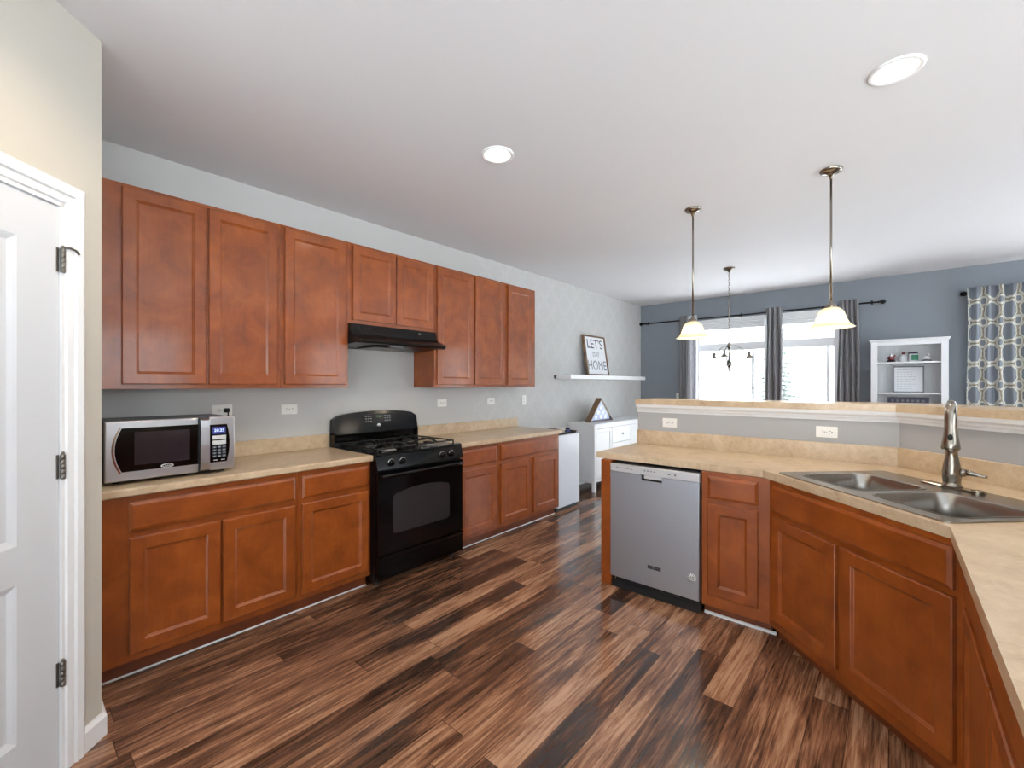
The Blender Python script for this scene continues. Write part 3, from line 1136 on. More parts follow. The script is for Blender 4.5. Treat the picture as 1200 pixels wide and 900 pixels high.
mb.build('cooktop', 'black', o)
# arched back guard
mb = MB()
arch = []
for i in range(17):
    t = -1 + 2 * i / 16
    arch.append((RC + t * (RY1 - RY0) / 2, 1.182 - 0.030 * t * t - (0.028 if abs(t) == 1 else (0.004 if abs(t) > 0.87 else 0))))
up = [(RY1, 1.01), (RY0, 1.01)]
mb.prism(arch + up, lambda a, b: (0.095 - 0.03 * (b - 1.01) / 0.17, a, b), lambda a, b: (0.03, a, b))
mb.box(0.03, 0.075, RY0 + 0.012, RY1 - 0.012, 0.92, 1.012)
mb.box(0.03, 0.10, RY0, RY0 + 0.014, 0.92, 1.02)
mb.box(0.03, 0.10, RY1 - 0.014, RY1, 0.92, 1.02)
bgd = mb.build('backguard', 'black', o)
gx = lambda z: 0.095 - 0.03 * (z - 1.01) / 0.17 + 0.0005
mb = MB()
mb.prism([(RC - 0.14, 1.155), (RC - 0.115, 1.082), (RC + 0.105, 1.082), (RC + 0.14, 1.155)], lambda a, b: (gx(b), a, b), lambda a, b: (gx(b) + 0.0015, a, b))
cpn = mb.build('clock_panel', 'black_satin', bgd)
mb = MB()
for i in range(3):
    for j in range(3):
        for sgn in (-1, 1):
            cy = RC + sgn * (0.068 + 0.022 * i)
            cz = 1.098 + 0.020 * j
            mb.box(gx(cz), gx(cz) + 0.0024, cy - 0.007, cy + 0.007, cz - 0.004, cz + 0.004)
mb.build('clock_print', 'print_grey', cpn)
mb = MB()
mb.prism([(RC - 0.03, 1.115), (RC + 0.045, 1.115), (RC + 0.045, 1.145), (RC - 0.03, 1.145)], lambda a, b: (gx(b), a, b), lambda a, b: (gx(b) + 0.002, a, b))
mb.build('clock_display', 'glass_black', cpn)
lettering('2:26', 0.026, 'green_txt', cpn, (gx(1.13) + 0.0025, RC + 0.008, 1.13), ROT_X, extrude=0.0002)
mb = MB()
mb.lathe([(0.017, 0), (0.017, 0.002), (0.014, 0.003), (0.001, 0.003)], (gx(1.062), RC, 1.060), 22, axis='x')
eb = mb.build('round_emblem', 'chrome', bgd)
lettering('GE', 0.014, 'print_dark', eb, (gx(1.062) + 0.0034, RC, 1.060), ROT_X, extrude=0.0002)
# burners and grates
for by, w in ((RC - 0.185, 0), (RC + 0.185, 1)):
    for bx in (0.235, 0.50):
        mb = MB()
        mb.lathe([(0.062, 0.914), (0.060, 0.918), (0.044, 0.919), (0.044, 0.930), (0.040, 0.932)], (bx, by, 0), 22)
        bb = mb.build('burner', 'burner', o)
        mb = MB()
        mb.lathe([(0.036, 0.932), (0.038, 0.936), (0.034, 0.942), (0.002, 0.944)], (bx, by, 0), 22)
        mb.build('burner_cap', 'iron', bb)
for by in (RC - 0.185, RC + 0.185):
    mb = MB()
    ya, yb, xa, xb = by - 0.165, by + 0.165, 0.125, 0.62
    r = 0.006
    for pth in ([(xa, ya), (xb, ya)], [(xa, yb), (xb, yb)], [(xa, ya), (xa, yb)], [(xb, ya), (xb, yb)], [((xa + xb) / 2, ya), ((xa + xb) / 2, yb)]):
        (p, q), (s, t) = pth
        mb.tube([(p, q, 0.946), (s, t, 0.946)], r, 8)
    for p in ((xa, ya), (xa, yb), (xb, ya), (xb, yb), ((xa + xb) / 2, ya), ((xa + xb) / 2, yb)):
        mb.tube([(p[0], p[1], 0.914), (p[0], p[1], 0.946)], r, 8)
    for bx in (0.235, 0.50):
        for k in range(4):
            t = k * PI / 2
            c_, s_ = round(math.cos(t)), round(math.sin(t))
            far = (0.165 if s_ else (0.117 if (c_ > 0) == (bx > 0.4) or True else 0.12))
            mb.tube([(bx + c_ * far, by + s_ * far, 0.946), (bx + c_ * 0.075, by + s_ * 0.075, 0.962), (bx + c_ * 0.025, by + s_ * 0.025, 0.962)], r, 8)
    mb.build('grate', 'iron', o)
# sloped control strip with four knobs
mb = MB()
mb.prism([(0.655, 0.905), (0.672, 0.905), (0.694, 0.812), (0.655, 0.800)], lambda a, b: (a, RY0, b), lambda a, b: (a, RY1, b))
cs = mb.build('control_strip', 'black', o)
for ky in (1.785, 1.880, 2.245, 2.340):
    mb = MB()
    tilt = Matrix.Translation((0.683, ky, 0.858)) @ Matrix.Rotation(math.radians(13), 4, 'Y')
    mb.lathe([(0.024, 0), (0.026, 0.003), (0.024, 0.006)], (0, 0, 0), 22, 0, axis='x')
    mb.lathe([(0.018, 0.005), (0.021, 0.008), (0.019, 0.024), (0.014, 0.027), (0.001, 0.028)], (0, 0, 0), 22, 1, axis='x')
    mb.box(0.012, 0.030, -0.004, 0.004, -0.019, 0.019, 1, 0.002)
    mb.move(tilt.inverted().inverted())
    mb.build('knob', ['chrome', 'black'], cs)
# oven door with arched window
mb = MB()
ox0, ox1 = 0.658, 0.690
wy0, wy1 = 1.797, 2.322
outer = [(RY0 + 0.004, 0.226), (RY1 - 0.004, 0.226), (RY1 - 0.004, 0.795), (RY0 + 0.004, 0.795)]
win = rrect(wy0, wy1, 0.352, 0.625, 0.03, 4)
arcw = []
for a, b in win:
    if b > 0.5:
        t = (a - (wy0 + wy1) / 2) / ((wy1 - wy0) / 2)
        b = b + 0.035 * (1 - t * t)
    arcw.append((a, b))
top = [(wy1 - 0.03 - (wy1 - wy0 - 0.06) * i / 9, 0) for i in range(1, 9)]
top = [(a, 0.625 + 0.035 * (1 - ((a - (wy0 + wy1) / 2) / ((wy1 - wy0) / 2)) ** 2)) for a, _ in top]
arcw = arcw[:5] + top + arcw[5:]
loops = [[Vector((a, b, 0)) for a, b in outer], [Vector((a, b, 0)) for a, b in arcw]]
flat = [p for lp in loops for p in lp]
vs = [mb.bm.verts.new((ox1, p.x, p.y)) for p in flat]
for t3 in tessellate_polygon(loops):
    mb.face([vs[i] for i in t3])
mb.rings([[(ox1, a, b) for a, b in outer], [(ox0, a, b) for a, b in outer]], 0, False, False, True)
mb.rings([[(ox1, a, b) for a, b in arcw], [(ox1 - 0.006, a, b) for a, b in arcw]], 0, False, False, False)
bmesh.ops.remove_doubles(mb.bm, verts=mb.bm.verts, dist=1e-5)
od = mb.build('oven_door', 'black', o)
mb = MB()
mb.rings([[(ox1 - 0.002, a, b) for a, b in arcw], [(ox1 - 0.006, a, b) for a, b in arcw]], 0)
mb.build('oven_window', 'glass_black', od)
mb = MB()
bar = [(0.692, RY0 + 0.02, 0.768), (0.722, RY0 + 0.035, 0.772), (0.738, RY0 + 0.10, 0.774)] + [(0.742, RY0 + 0.10 + (RY1 - RY0 - 0.2) * i / 6, 0.775) for i in range(1, 6)] + [(0.738, RY1 - 0.10, 0.774), (0.722, RY1 - 0.035, 0.772), (0.692, RY1 - 0.02, 0.768)]
mb.tube(bar, 0.0135, 12)
mb.build('oven_handle', 'black', od)
mb = MB()
pts = [(0.658, 0.055), (0.684, 0.055), (0.690, 0.062), (0.690, 0.190), (0.700, 0.206), (0.698, 0.218), (0.658, 0.219)]
mb.prism(pts, lambda a, b: (a, RY0 + 0.003, b), lambda a, b: (a, RY1 - 0.003, b))
mb.build('storage_drawer', 'black', o)

# ------------------------------------------------------------------ range hood
HY0, HY1 = 1.683, 2.484
o = thing('range_hood', 'black under-cabinet range hood above the gas range', 'range hood', (0.2, (HY0 + HY1) / 2, 1.69), world=True)
mb = MB()
pts = [(0.002, 1.853), (0.318, 1.853), (0.335, 1.775), (0.425, 1.742), (0.452, 1.728), (0.458, 1.714), (0.448, 1.702), (0.425, 1.698), (0.41, 1.706), (0.002, 1.690)]
mb.prism(pts, lambda a, b: (a, HY0, b), lambda a, b: (a, HY1, b))
hb = mb.build('hood_shell', 'black_satin', o)
mb = MB()
mb.box(0.08, 0.33, HY0 + 0.19, HY0 + 0.52, 1.686, 1.692, bev=0.002)
mb.build('grease_filter', 'rust', o)
mb = MB()
mb.box(0.34, 0.39, HY0 + 0.30, HY0 + 0.42, 1.688, 1.704, bev=0.004)
mb.build('lamp_cover', 'print_grey', o)
for yy in (HY0 + 0.06, HY0 + 0.115, HY0 + 0.155):
    mb = MB()
    mb.lathe([(0.009, 0), (0.009, 0.006), (0.006, 0.009), (0.001, 0.009)], (0.325, yy, 1.82), 14, axis='x')
    mb.build('switch', 'kick_black', o)
mb = MB()
mb.box(0.322, 0.330, HY1 - 0.19, HY1 - 0.17, 1.815, 1.83, bev=0.001)
mb.build('emblem', 'print_grey', o)

# ------------------------------------------------------------------ microwave
MY0, MY1, MZ0, MZ1 = 0.322, 0.866, 0.930, 1.222
o = thing('microwave', 'stainless microwave oven with black window on the left countertop', 'microwave', (0.34, 0.594, ZT1), world=True)
mb = MB()
mb.box(0.13, 0.500, MY0 + 0.004, MY1 - 0.004, MZ0, MZ1 - 0.004, bev=0.005)
mb.build('casing', 'key_grey', o)
for yy in (MY0 + 0.05, MY1 - 0.05):
    for xx in (0.18, 0.46):
        MB().lathe([(0.014, ZT1), (0.016, ZT1 + 0.004), (0.014, MZ0 + 0.001)], (xx, yy, 0), 12).build('foot', 'kick_black', o)
dy1 = 0.742     # door / control panel split
mb = MB()
mb.box(0.500, 0.530, MY0, dy1 - 0.048, MZ0, MZ1, bev=0.006)
md = mb.build('door', 'steel_h', o)


def bowed(y0, y1, z0, z1, bow_left, bow_right):
    pts = []
    n = 10
    for i in range(n + 1):
        t = i / n
        pts.append((y1 + bow_right * 4 * t * (1 - t), z0 + (z1 - z0) * t))
    for i in range(n + 1):
        t = 1 - i / n
        pts.append((y0 - bow_left * 4 * t * (1 - t), z0 + (z1 - z0) * t))
    return pts


mb = MB()
pts = bowed(0.383, dy1 - 0.050, 0.975, 1.187, 0.026, 0)
mb.prism(pts, lambda a, b: (0.528, a, b), lambda a, b: (0.5325, a, b))
dw_ = mb.build('door_window', 'black', md)
mb = MB()
mb.prism([(0.430, 1.004), (0.655, 1.004), (0.655, 1.165), (0.430, 1.165)], lambda a, b: (0.5325, a, b), lambda a, b: (0.5330, a, b))
mb.build('window_screen', 'mw_glass', dw_)
mb = MB()
for a in range(2):
    pts = bowed(0.372 - 0.004 * a, 0.384, 0.966, 1.196, 0.028, -0.027)
mb.prism(bowed(0.374, 0.381, 0.970, 1.192, 0.029, -0.027), lambda a, b: (0.529, a, b), lambda a, b: (0.535, a, b))
mb.build('window_trim', 'chrome', md)
mb = MB()
mb.lathe([(0.001, 0.0), (0.001, 0.0015)], (0, 0, 0), 8, axis='x')
mb.bm.clear()
ring_o = [(0.559 + 0.026 * math.cos(2 * PI * i / 28), 0.986 + 0.0105 * math.sin(2 * PI * i / 28)) for i in range(28)]
ring_i = [(0.559 + 0.023 * math.cos(2 * PI * i / 28), 0.986 + 0.0080 * math.sin(2 * PI * i / 28)) for i in range(28)]
mb.rings([[(0.5328, a, b) for a, b in ring_i], [(0.5338, a, b) for a, b in ring_i], [(0.5338, a, b) for a, b in ring_o], [(0.5328, a, b) for a, b in ring_o]], 0, False, False, False)
lo = mb.build('oval_logo', 'print_white', dw_)
lettering('Oster', 0.016, 'print_white', lo, (0.5334, 0.559, 0.986), ROT_X, extrude=0.0002)
mb = MB()
hpts = [(0.530, MZ0 + 0.006), (0.552, MZ0 + 0.014), (0.558, MZ0 + 0.05), (0.560, (MZ0 + MZ1) / 2), (0.558, MZ1 - 0.05), (0.552, MZ1 - 0.014), (0.530, MZ1 - 0.006), (0.528, MZ1 - 0.006), (0.528, MZ0 + 0.006)]
mb.prism(hpts, lambda a, b: (a, dy1 - 0.044, b), lambda a, b: (a, dy1 - 0.004, b))
mb.build('handle', 'steel_h', md)
mb = MB()
mb.box(0.500, 0.530, dy1, MY1, MZ0, MZ1, bev=0.006)
mp = mb.build('control_panel', 'steel_h', o)
mb = MB()
mb.prism(bowed(dy1 + 0.004, 0.826, 0.974, 1.180, 0, 0.013), lambda a, b: (0.529, a, b), lambda a, b: (0.5325, a, b))
kp = mb.build('keypad', 'black', mp)
mb = MB()
mb.prism([(0.757, 1.128), (0.820, 1.128), (0.820, 1.166), (0.757, 1.166)], lambda a, b: (0.5325, a, b), lambda a, b: (0.5332, a, b))
ds = mb.build('display', 'display', kp)
lettering('20:25', 0.022, 'display_txt', ds, (0.5336, 0.789, 1.147), ROT_X, extrude=0.0002)
for z0, z1 in ((1.098, 1.120), (1.070, 1.092)):
    MB().box(0.5322, 0.5338, 0.757, 0.822, z0, z1, bev=0.0006).build('button', 'key_white', kp)
for i in range(4):
    for j in range(3):
        cy, cz = 0.767 + j * 0.0225, 1.056 - i * 0.0165
        MB().box(0.5322, 0.5335, cy - 0.009, cy + 0.009, cz - 0.006, cz + 0.006, bev=0.0005).build('button', 'key_grey', kp)
mb = MB()
for i in range(4):
    for j in range(3):
        cy, cz = 0.767 + j * 0.0225, 1.056 - i * 0.0165
        mb.box(0.5332, 0.5338, cy - 0.003, cy + 0.003, cz - 0.001, cz + 0.001)
mb.box(0.5322, 0.5332, 0.762, 0.780, 0.984, 0.987)
mb.box(0.5322, 0.5332, 0.798, 0.816, 0.984, 0.987)
mb.build('key_print', 'print_white', kp)


# ------------------------------------------------------------------ outlets
def outlet(label, loc, rotz, upright=False, name='wall_outlet'):
    o = thing(name, label, 'outlet', loc, rotz, 'white wall outlets')
    R = Matrix.Rotation(PI / 2 if upright else 0, 4, 'Y')
    mb = MB()
    mb.box(-0.058, 0.058, -0.006, -0.0005, -0.036, 0.036, bev=0.0025)
    mb.move(R)
    mb.build('cover_plate', 'ivory', o)
    for s in (-1, 1):
        mb = MB()
        pts = rrect(s * 0.0195 - 0.016, s * 0.0195 + 0.016, -0.0165, 0.0165, 0.010, 4)
        mb.prism(pts, lambda a, b: (a, -0.0058, b), lambda a, b: (a, -0.0085, b))
        mb.move(R)
        rc = mb.build('receptacle', 'ivory', o)
        mb = MB()
        c = s * 0.0195
        mb.box(c - 0.005, c + 0.004, -0.0090, -0.008, 0.0055, 0.0080)
        mb.box(c - 0.004, c + 0.004, -0.0090, -0.008, -0.0080, -0.0055)
        mb.lathe([(0.003, -0.009), (0.003, -0.008)], (c + 0.009, 0, 0), 8, axis='y')
        mb.move(R)
        mb.build('slots', 'slot', rc)
    mb = MB()
    mb.lathe([(0.003, -0.0058), (0.003, -0.0072), (0.001, -0.0076)], (0, 0, 0), 10, axis='y')
    mb.build('screw', 'chrome', o)
    return o


outlet('white outlet above the right end of the microwave, with a black plug in it', (0.0, 0.955, 1.230), PI / 2)
outlet('white outlet between the microwave and the range, under the wall cabinets', (0.0, 1.380, 1.218), PI / 2)
outlet('white outlet just right of the range backguard', (0.0, 2.822, 1.220), PI / 2)
outlet('white outlet in the middle above the far left-wall counter', (0.0, 3.515, 1.219), PI / 2)
outlet('white upright outlet below the end of the last wall cabinet', (0.0, 4.085, 1.216), PI / 2, True)
outlet('white outlet at the left end of the half wall, above the dishwasher', (1.996, 3.479, 1.096), 0)
outlet('white outlet on the half wall left of the faucet', (3.016, 3.479, 1.094), 0)
outlet('white outlet on the slate-blue wall left of the first grey curtain', (0.655, YF, 1.205), 0, True)
o = thing('power_plug', 'black power plug pushed into the outlet above the microwave', 'plug', (0.009, 0.976, 1.230), world=True)
mb = MB()
mb.box(0.0092, 0.030, 0.960, 0.992, 1.216, 1.244, bev=0.006)
mb.build('plug_body', 'black_satin', o)
mb = MB()
mb.tube([(0.028, 0.978, 1.228), (0.040, 0.978, 1.222), (0.045, 0.976, 1.19), (0.04, 0.96, 1.10), (0.03, 0.93, 1.03)], 0.0035, 8)
mb.build('cord', 'black_satin', o)


# ------------------------------------------------------------------ lights
def spot(parent, loc, watts, size=2.6, blend=0.7, color=(1.0, 0.80, 0.55), rad=0.06):
    l = bpy.data.lights.new('lamp', 'SPOT')
    l.energy = watts
    l.spot_size = size
    l.spot_blend = blend
    l.color = color
    l.shadow_soft_size = rad
    ob = bpy.data.objects.new('lamp', l)
    COL.objects.link(ob)
    ob.parent = parent
    ob.location = loc
    return ob


for (x, y), lab in (((1.562, 1.931), 'small round recessed ceiling light over the middle of the floor'),
                    ((3.350, 2.544), 'larger-looking round recessed ceiling light at upper right, above the sink corner'),
                    ((1.72, 0.42), 'round recessed ceiling light above the pantry door, outside the frame')):
    o = thing('recessed_light', lab, 'ceiling light', (x, y, ZC), 0, 'recessed ceiling lights')
    mb = MB()
    mb.lathe([(0.098, -0.0005), (0.097, -0.006), (0.088, -0.010), (0.074, -0.006), (0.074, -0.0005)], (0, 0, 0), 36, cap0=False, cap1=False)
    mb.build('trim_ring', 'white', o)
    mb = MB()
    mb.lathe([(0.074, -0.001), (0.074, -0.006), (0.05, -0.008), (0.001, -0.009)], (0, 0, 0), 32)
    mb.build('lens', 'lens', o)
    spot(o, (0, 0, -0.02), DOWNLIGHT_W * (1.0 if x > 1.6 or y > 1 else 1.0))


def pendant(label, x, y):
    o = thing('pendant_light', label, 'pendant light', (x, y, ZC), 0, 'pendant lights over the bar')
    mb = MB()
    mb.lathe([(0.062, -0.0005), (0.063, -0.006), (0.055, -0.018), (0.030, -0.028), (0.013, -0.034), (0.010, -0.055), (0.006, -0.06)], (0, 0, 0), 30)
    mb.build('canopy', 'nickel', o)
    mb = MB()
    mb.lathe([(0.0065, -0.05), (0.0065, -0.85)], (0, 0, 0), 12)
    mb.build('stem', 'nickel', o)
    mb = MB()
    mb.lathe([(0.007, -0.83), (0.012, -0.838), (0.014, -0.850), (0.030, -0.862), (0.036, -0.874), (0.036, -0.884)], (0, 0, 0), 24)
    mb.build('fitter', 'nickel', o)
    mb = MB()
    n = 40
    prof = [(0.034, -0.879), (0.052, -0.888), (0.068, -0.908), (0.077, -0.935), (0.086, -0.962), (0.100, -0.985), (0.118, -1.000), (0.126, -1.004)]
    rg = []
    for r, h in prof:
        fl = max(0, (r - 0.09) / 0.036)
        rg.append([((r + 0.003 * fl * math.cos(8 * 2 * PI * i / n)) * math.cos(2 * PI * i / n), (r + 0.003 * fl * math.cos(8 * 2 * PI * i / n)) * math.sin(2 * PI * i / n), h) for i in range(n)])
    for r, h in reversed(prof):
        rg.append([((r - 0.003) * math.cos(2 * PI * i / n), (r - 0.003) * math.sin(2 * PI * i / n), h - 0.001) for i in range(n)])
    mb.rings(rg, 0, True, False, False)
    mb.build('glass_shade', 'shade', o)
    mb = MB()
    mb.lathe([(0.012, -0.884), (0.014, -0.90), (0.024, -0.925), (0.028, -0.945), (0.020, -0.962), (0.002, -0.97)], (0, 0, 0), 18)
    mb.build('bulb', 'bulb', o)
    l = bpy.data.lights.new('lamp', 'POINT')
    l.energy = PENDANT_W
    l.color = (1.0, 0.89, 0.72)
    l.shadow_soft_size = 0.02
    ob = bpy.data.objects.new('lamp', l)
    COL.objects.link(ob)
    ob.parent = o
    ob.location = (0, 0, -0.985)
    return o


pendant('left pendant light, farther one, above the left end of the bar', 2.160, 3.524)
pendant('right pendant light, nearer one, above the middle of the bar', 3.041, 3.455)

# chandelier
CX, CY = 1.885, 5.573
o = thing('chandelier', 'nickel three-arm chandelier hanging on a chain before the glass doors', 'chandelier', (CX, CY, ZC), 0)
mb = MB()
mb.lathe([(0.062, -0.0005), (0.063, -0.006), (0.050, -0.02), (0.02, -0.032), (0.010, -0.05)], (0, 0, 0), 26)
mb.build('canopy', 'nickel', o)
mb = MB()
z = -0.045
k = 0
while z > -0.86:
    pts = []
    for i in range(13):
        t = 2 * PI * i / 12
        a, b = 0.009 * math.cos(t), 0.019 * math.sin(t)
        pts.append((a if k % 2 else 0, 0 if k % 2 else a, z - 0.019 + b))
    mb.tube(pts, 0.0026, 6, 0, False)
    z -= 0.031
    k += 1
mb.build('chain', 'nickel', o)
mb = MB()
mb.lathe([(0.004, -0.865), (0.012, -0.88), (0.018, -0.90), (0.036, -0.918), (0.014, -0.93), (0.009, -0.96), (0.009, -1.06), (0.016, -1.075), (0.027, -1.10), (0.032, -1.125), (0.024, -1.15), (0.012, -1.165), (0.015, -1.18), (0.008, -1.205), (0.001, -1.225)], (0, 0, 0), 20)
mb.build('column', 'nickel', o)
for k in range(3):
    t = math.radians(-88 + 120 * k)
    c_, s_ = math.cos(t), math.sin(t)
    P = lambda r, h: (r * c_, r * s_, h)
    mb = MB()
    mb.tube([P(0.014, -1.125), P(0.055, -1.14), P(0.10, -1.11), P(0.14, -1.045), P(0.18, -1.005), P(0.205, -0.998), P(0.222, -1.01)], 0.0055, 8)
    mb.tube([P(0.02, -0.915), P(0.07, -0.908), P(0.13, -0.94), P(0.19, -0.985), P(0.222, -1.0)], 0.004, 8)
    ar = mb.build('arm', 'nickel', o)
    mb = MB()
    mb.lathe([(0.008, -0.975), (0.014, -0.985), (0.015, -1.02), (0.028, -1.032), (0.044, -1.05), (0.042, -1.054)], P(0.222, 0), 18)
    mb.build('socket', 'nickel', ar)
    mb = MB()
    pr = [(0.042, -1.05), (0.050, -1.06), (0.058, -1.08), (0.068, -1.10), (0.080, -1.11)]
    mb.lathe(pr + [(r - 0.003, h - 0.0005) for r, h in reversed(pr)], P(0.222, 0), 24, cap0=False, cap1=False)
    mb.build('glass_shade', 'glass', ar)


# ------------------------------------------------------------------ curtains and rods
def rod(label, x0, x1, balls, brackets):
    o = thing('curtain_rod', label, 'curtain rod', ((x0 + x1) / 2, YF - 0.09, 2.44), group='black curtain rods', world=True)
    mb = MB()
    mb.tube([(x0, YF - 0.09, 2.44), (x1, YF - 0.09, 2.44)], 0.010, 12)
    mb.build('pole', 'rod', o)
    for x, sg in balls:
        mb = MB()
        mb.lathe([(0.013, 0), (0.018, 0.008 * sg), (0.010, 0.016 * sg), (0.012, 0.02 * sg), (0.026, 0.036 * sg), (0.030, 0.052 * sg), (0.022, 0.072 * sg), (0.004, 0.082 * sg)], (x, YF - 0.09, 2.44), 18, axis='x')
        mb.build('finial', 'rod', o)
    for x in brackets:
        mb = MB()
        mb.box(x - 0.009, x + 0.009, YF - 0.004, YF - 0.0005, 2.422, 2.48, bev=0.001)
        mb.box(x - 0.006, x + 0.006, YF - 0.095, YF - 0.002, 2.424, 2.431)
        mb.tube([(x, YF - 0.105, 2.440), (x, YF - 0.102, 2.428), (x, YF - 0.09, 2.425), (x, YF - 0.076, 2.43)], 0.005, 8)
        mb.build('bracket', 'rod', o)
    return o


rod('long black curtain rod across both glass doors', 0.10, 3.19, [(0.10, -1), (3.19, 1)], (0.14, 1.60, 3.13))
rod('black curtain rod with finial holding the ring-patterned curtain', 4.0, 6.2, [(4.0, -1), (6.2, 1)], (4.03, 5.1, 6.17))


def curtain(label, x0, x1, folds, mat, z0=0.03, z1=2.495, amp=0.04, taper=0.0, name='curtain', seed=0, group=None):
    o = thing(name, label, 'curtain', ((x0 + x1) / 2, YF - 0.145, z0), group=group, world=True)
    rnd = random.Random(seed)
    n = folds * 14
    rows = 14
    ph = [rnd.uniform(-0.4, 0.4) for _ in range(folds + 2)]
    mb = MB()
    uvl = mb.bm.loops.layers.uv.new('UVMap')
    grid = []
    arc = [0.0]
    for j in range(rows + 1):
        v = j / rows
        z = z1 + (z0 - z1) * v
        row = []
        for i in range(n + 1):
            u = i / n
            a = amp * (1 - 0.2 * v) * (1 + 0.3 * ph[int(u * folds)])
            xx = x0 + (x1 - x0) * u + (u - 0.5) * taper * v + 0.006 * math.sin(9 * v + 6 * u)
            yy = YF - 0.145 + a * math.sin(2 * PI * folds * u + 0.5 * ph[int(u * folds)] * v)
            row.append(Vector((xx, yy, z)))
        grid.append(row)
    for i in range(1, n + 1):
        arc.append(arc[-1] + (grid[0][i] - grid[0][i - 1]).length)
    vv = [[mb.bm.verts.new(p) for p in r] for r in grid]
    for j in range(rows):
        for i in range(n):
            f = mb.face((vv[j][i], vv[j + 1][i], vv[j + 1][i + 1], vv[j][i + 1]), 0, True)
            for lp, (jj, ii) in zip(f.loops, ((j, i), (j + 1, i), (j + 1, i + 1), (j, i + 1))):
                lp[uvl].uv = (arc[ii], grid[jj][ii].z)
    c = mb.build('cloth', mat, o)
    md = c.modifiers.new('thickness', 'SOLIDIFY')
    md.thickness = 0.003
    return o


GC = 'curtains at the back windows'
curtain('grey curtain at the left edge of the glass doors, behind the left pendant', 0.725, 0.855, 3, 'grey_cloth', amp=0.03, seed=1, group=GC)
curtain('lit right side of the leftmost grey curtain, painted as a paler panel', 0.862, 1.0, 2, 'lit_cloth', amp=0.03, taper=0.03, seed=6, group=GC)  # daylight on the grey curtain's right side, put in as paler cloth
curtain('narrow grey curtain hanging between the two glass doors', 1.965, 2.155, 3, 'grey_cloth', taper=0.03, seed=2, group=GC)
curtain('grey curtain at the right edge of the glass doors, left of the white hutch', 2.80, 3.00, 4, 'grey_cloth', taper=0.06, seed=3, group=GC)
curtain('grey curtain with cream interlocking ring pattern at the right edge of the view', 3.975, 4.80, 9, 'ring_cloth', amp=0.034, seed=4, group=GC)

# ------------------------------------------------------------------ wall shelf, sign, sideboard
o = thing('wall_shelf', 'white floating shelf on the stencilled wall holding a framed sign', 'shelf', (0.12, 5.9, 1.476), world=True)
mb = MB()
mb.box(0.001, 0.237, 4.74, 6.97, 1.476, 1.530, bev=0.003)
mb.build('board', 'white', o)
mb = MB()
mb.box(0.001, 0.012, 4.71, 4.74, 1.48, 1.525, bev=0.001)
mb.build('bracket', 'rust', o)

# framed sign leaning on the wall
SW, SH = 0.60, 0.585
o = thing('framed_sign', 'brown-framed white word sign leaning on the wall above the floating shelf', 'sign', (0.115, 5.655, 1.5305), PI / 2)
tilt = Matrix.Rotation(math.radians(-8.5), 4, 'X')
mb = MB()
f = 0.022
for x0, x1, z0, z1 in ((-SW / 2, -SW / 2 + f, 0, SH), (SW / 2 - f, SW / 2, 0, SH), (-SW / 2 + f, SW / 2 - f, 0, f), (-SW / 2 + f, SW / 2 - f, SH - f, SH)):
    mb.box(x0, x1, -0.015, 0.024, z0, z1, bev=0.002)
mb.move(tilt)
fr_ = mb.build('frame', 'old_wood', o)
mb = MB()
mb.box(-SW / 2 + f, SW / 2 - f, 0.0, 0.008, f, SH - f)
mb.move(tilt)
bo = mb.build('board', 'paper', o)
for txt, z, s, sx in (("LET'S", 0.455, 0.19, 1.05), ('STAY', 0.305, 0.10, 0.8), ('HOME', 0.14, 0.20, 0.93)):
    p = tilt @ Vector((0, -0.0012, z))
    lettering(txt, s, 'print_dark' if txt[0] == 'L' else 'print_grey', bo, p, (PI / 2 - math.radians(8.5), 0, 0), sx=sx)

# sideboard
o = thing('sideboard', 'white sideboard with drawer and doors against the stencilled wall', 'sideboard', (0.22, 5.9, 0), world=True)
BX0, BX1, BY0, BY1 = 0.012, 0.415, 5.025, 6.75
MB().box(BX0 - 0.008, BX1 + 0.014, BY0 - 0.014, BY1 + 0.014, 0.862, 0.886, bev=0.004).build('top', 'white', o)
for xx in (BX0, BX1 - 0.042):
    for yy in (BY0, BY1 - 0.042):
        MB().box(xx, xx + 0.042, yy, yy + 0.042, 0.0, 0.862, bev=0.002).build('leg', 'white', o)
mb = MB()
mb.box(BX0 + 0.008, BX1 - 0.022, BY0 + 0.008, BY1 - 0.008, 0.150, 0.862)
mb.box(BX0 + 0.004, BX1 - 0.004, BY0 + 0.004, BY0 + 0.03, 0.115, 0.165)
mb.box(BX1 - 0.026, BX1 - 0.004, BY0 + 0.042, BY1 - 0.042, 0.822, 0.861)
mb.box(BX1 - 0.026, BX1 - 0.004, BY0 + 0.042, BY1 - 0.042, 0.125, 0.165)
mb.build('body', 'white', o)


def sb_front(y0, y1, z0, z1, name):
    mb = MB()
    rg = []
    for of, x in ((0, BX1 - 0.022), (0, BX1 - 0.004), (0.003, BX1 - 0.001), (0.045, BX1 - 0.001), (0.05, BX1 - 0.008)):
        if name == 'drawer' and of > 0.04:
            continue
        rg.append([(x, y0 + of, z0 + of), (x, y1 - of, z0 + of), (x, y1 - of, z1 - of), (x, y0 + of, z1 - of)])
    mb.rings(rg, 0)
    d = mb.build(name, 'white', o)
    mb = MB()
    kz = (z0 + z1) / 2 if name == 'drawer' else z0 + (z1 - z0) * 0.45
    ky = (y0 + y1) / 2 if name == 'drawer' else y1 - 0.05
    mb.lathe([(0.007, -0.001), (0.006, 0.008), (0.015, 0.016), (0.016, 0.022), (0.009, 0.028), (0.001, 0.029)], (BX1, ky, kz), 16, axis='x')
    mb.build('knob', 'rust', d)


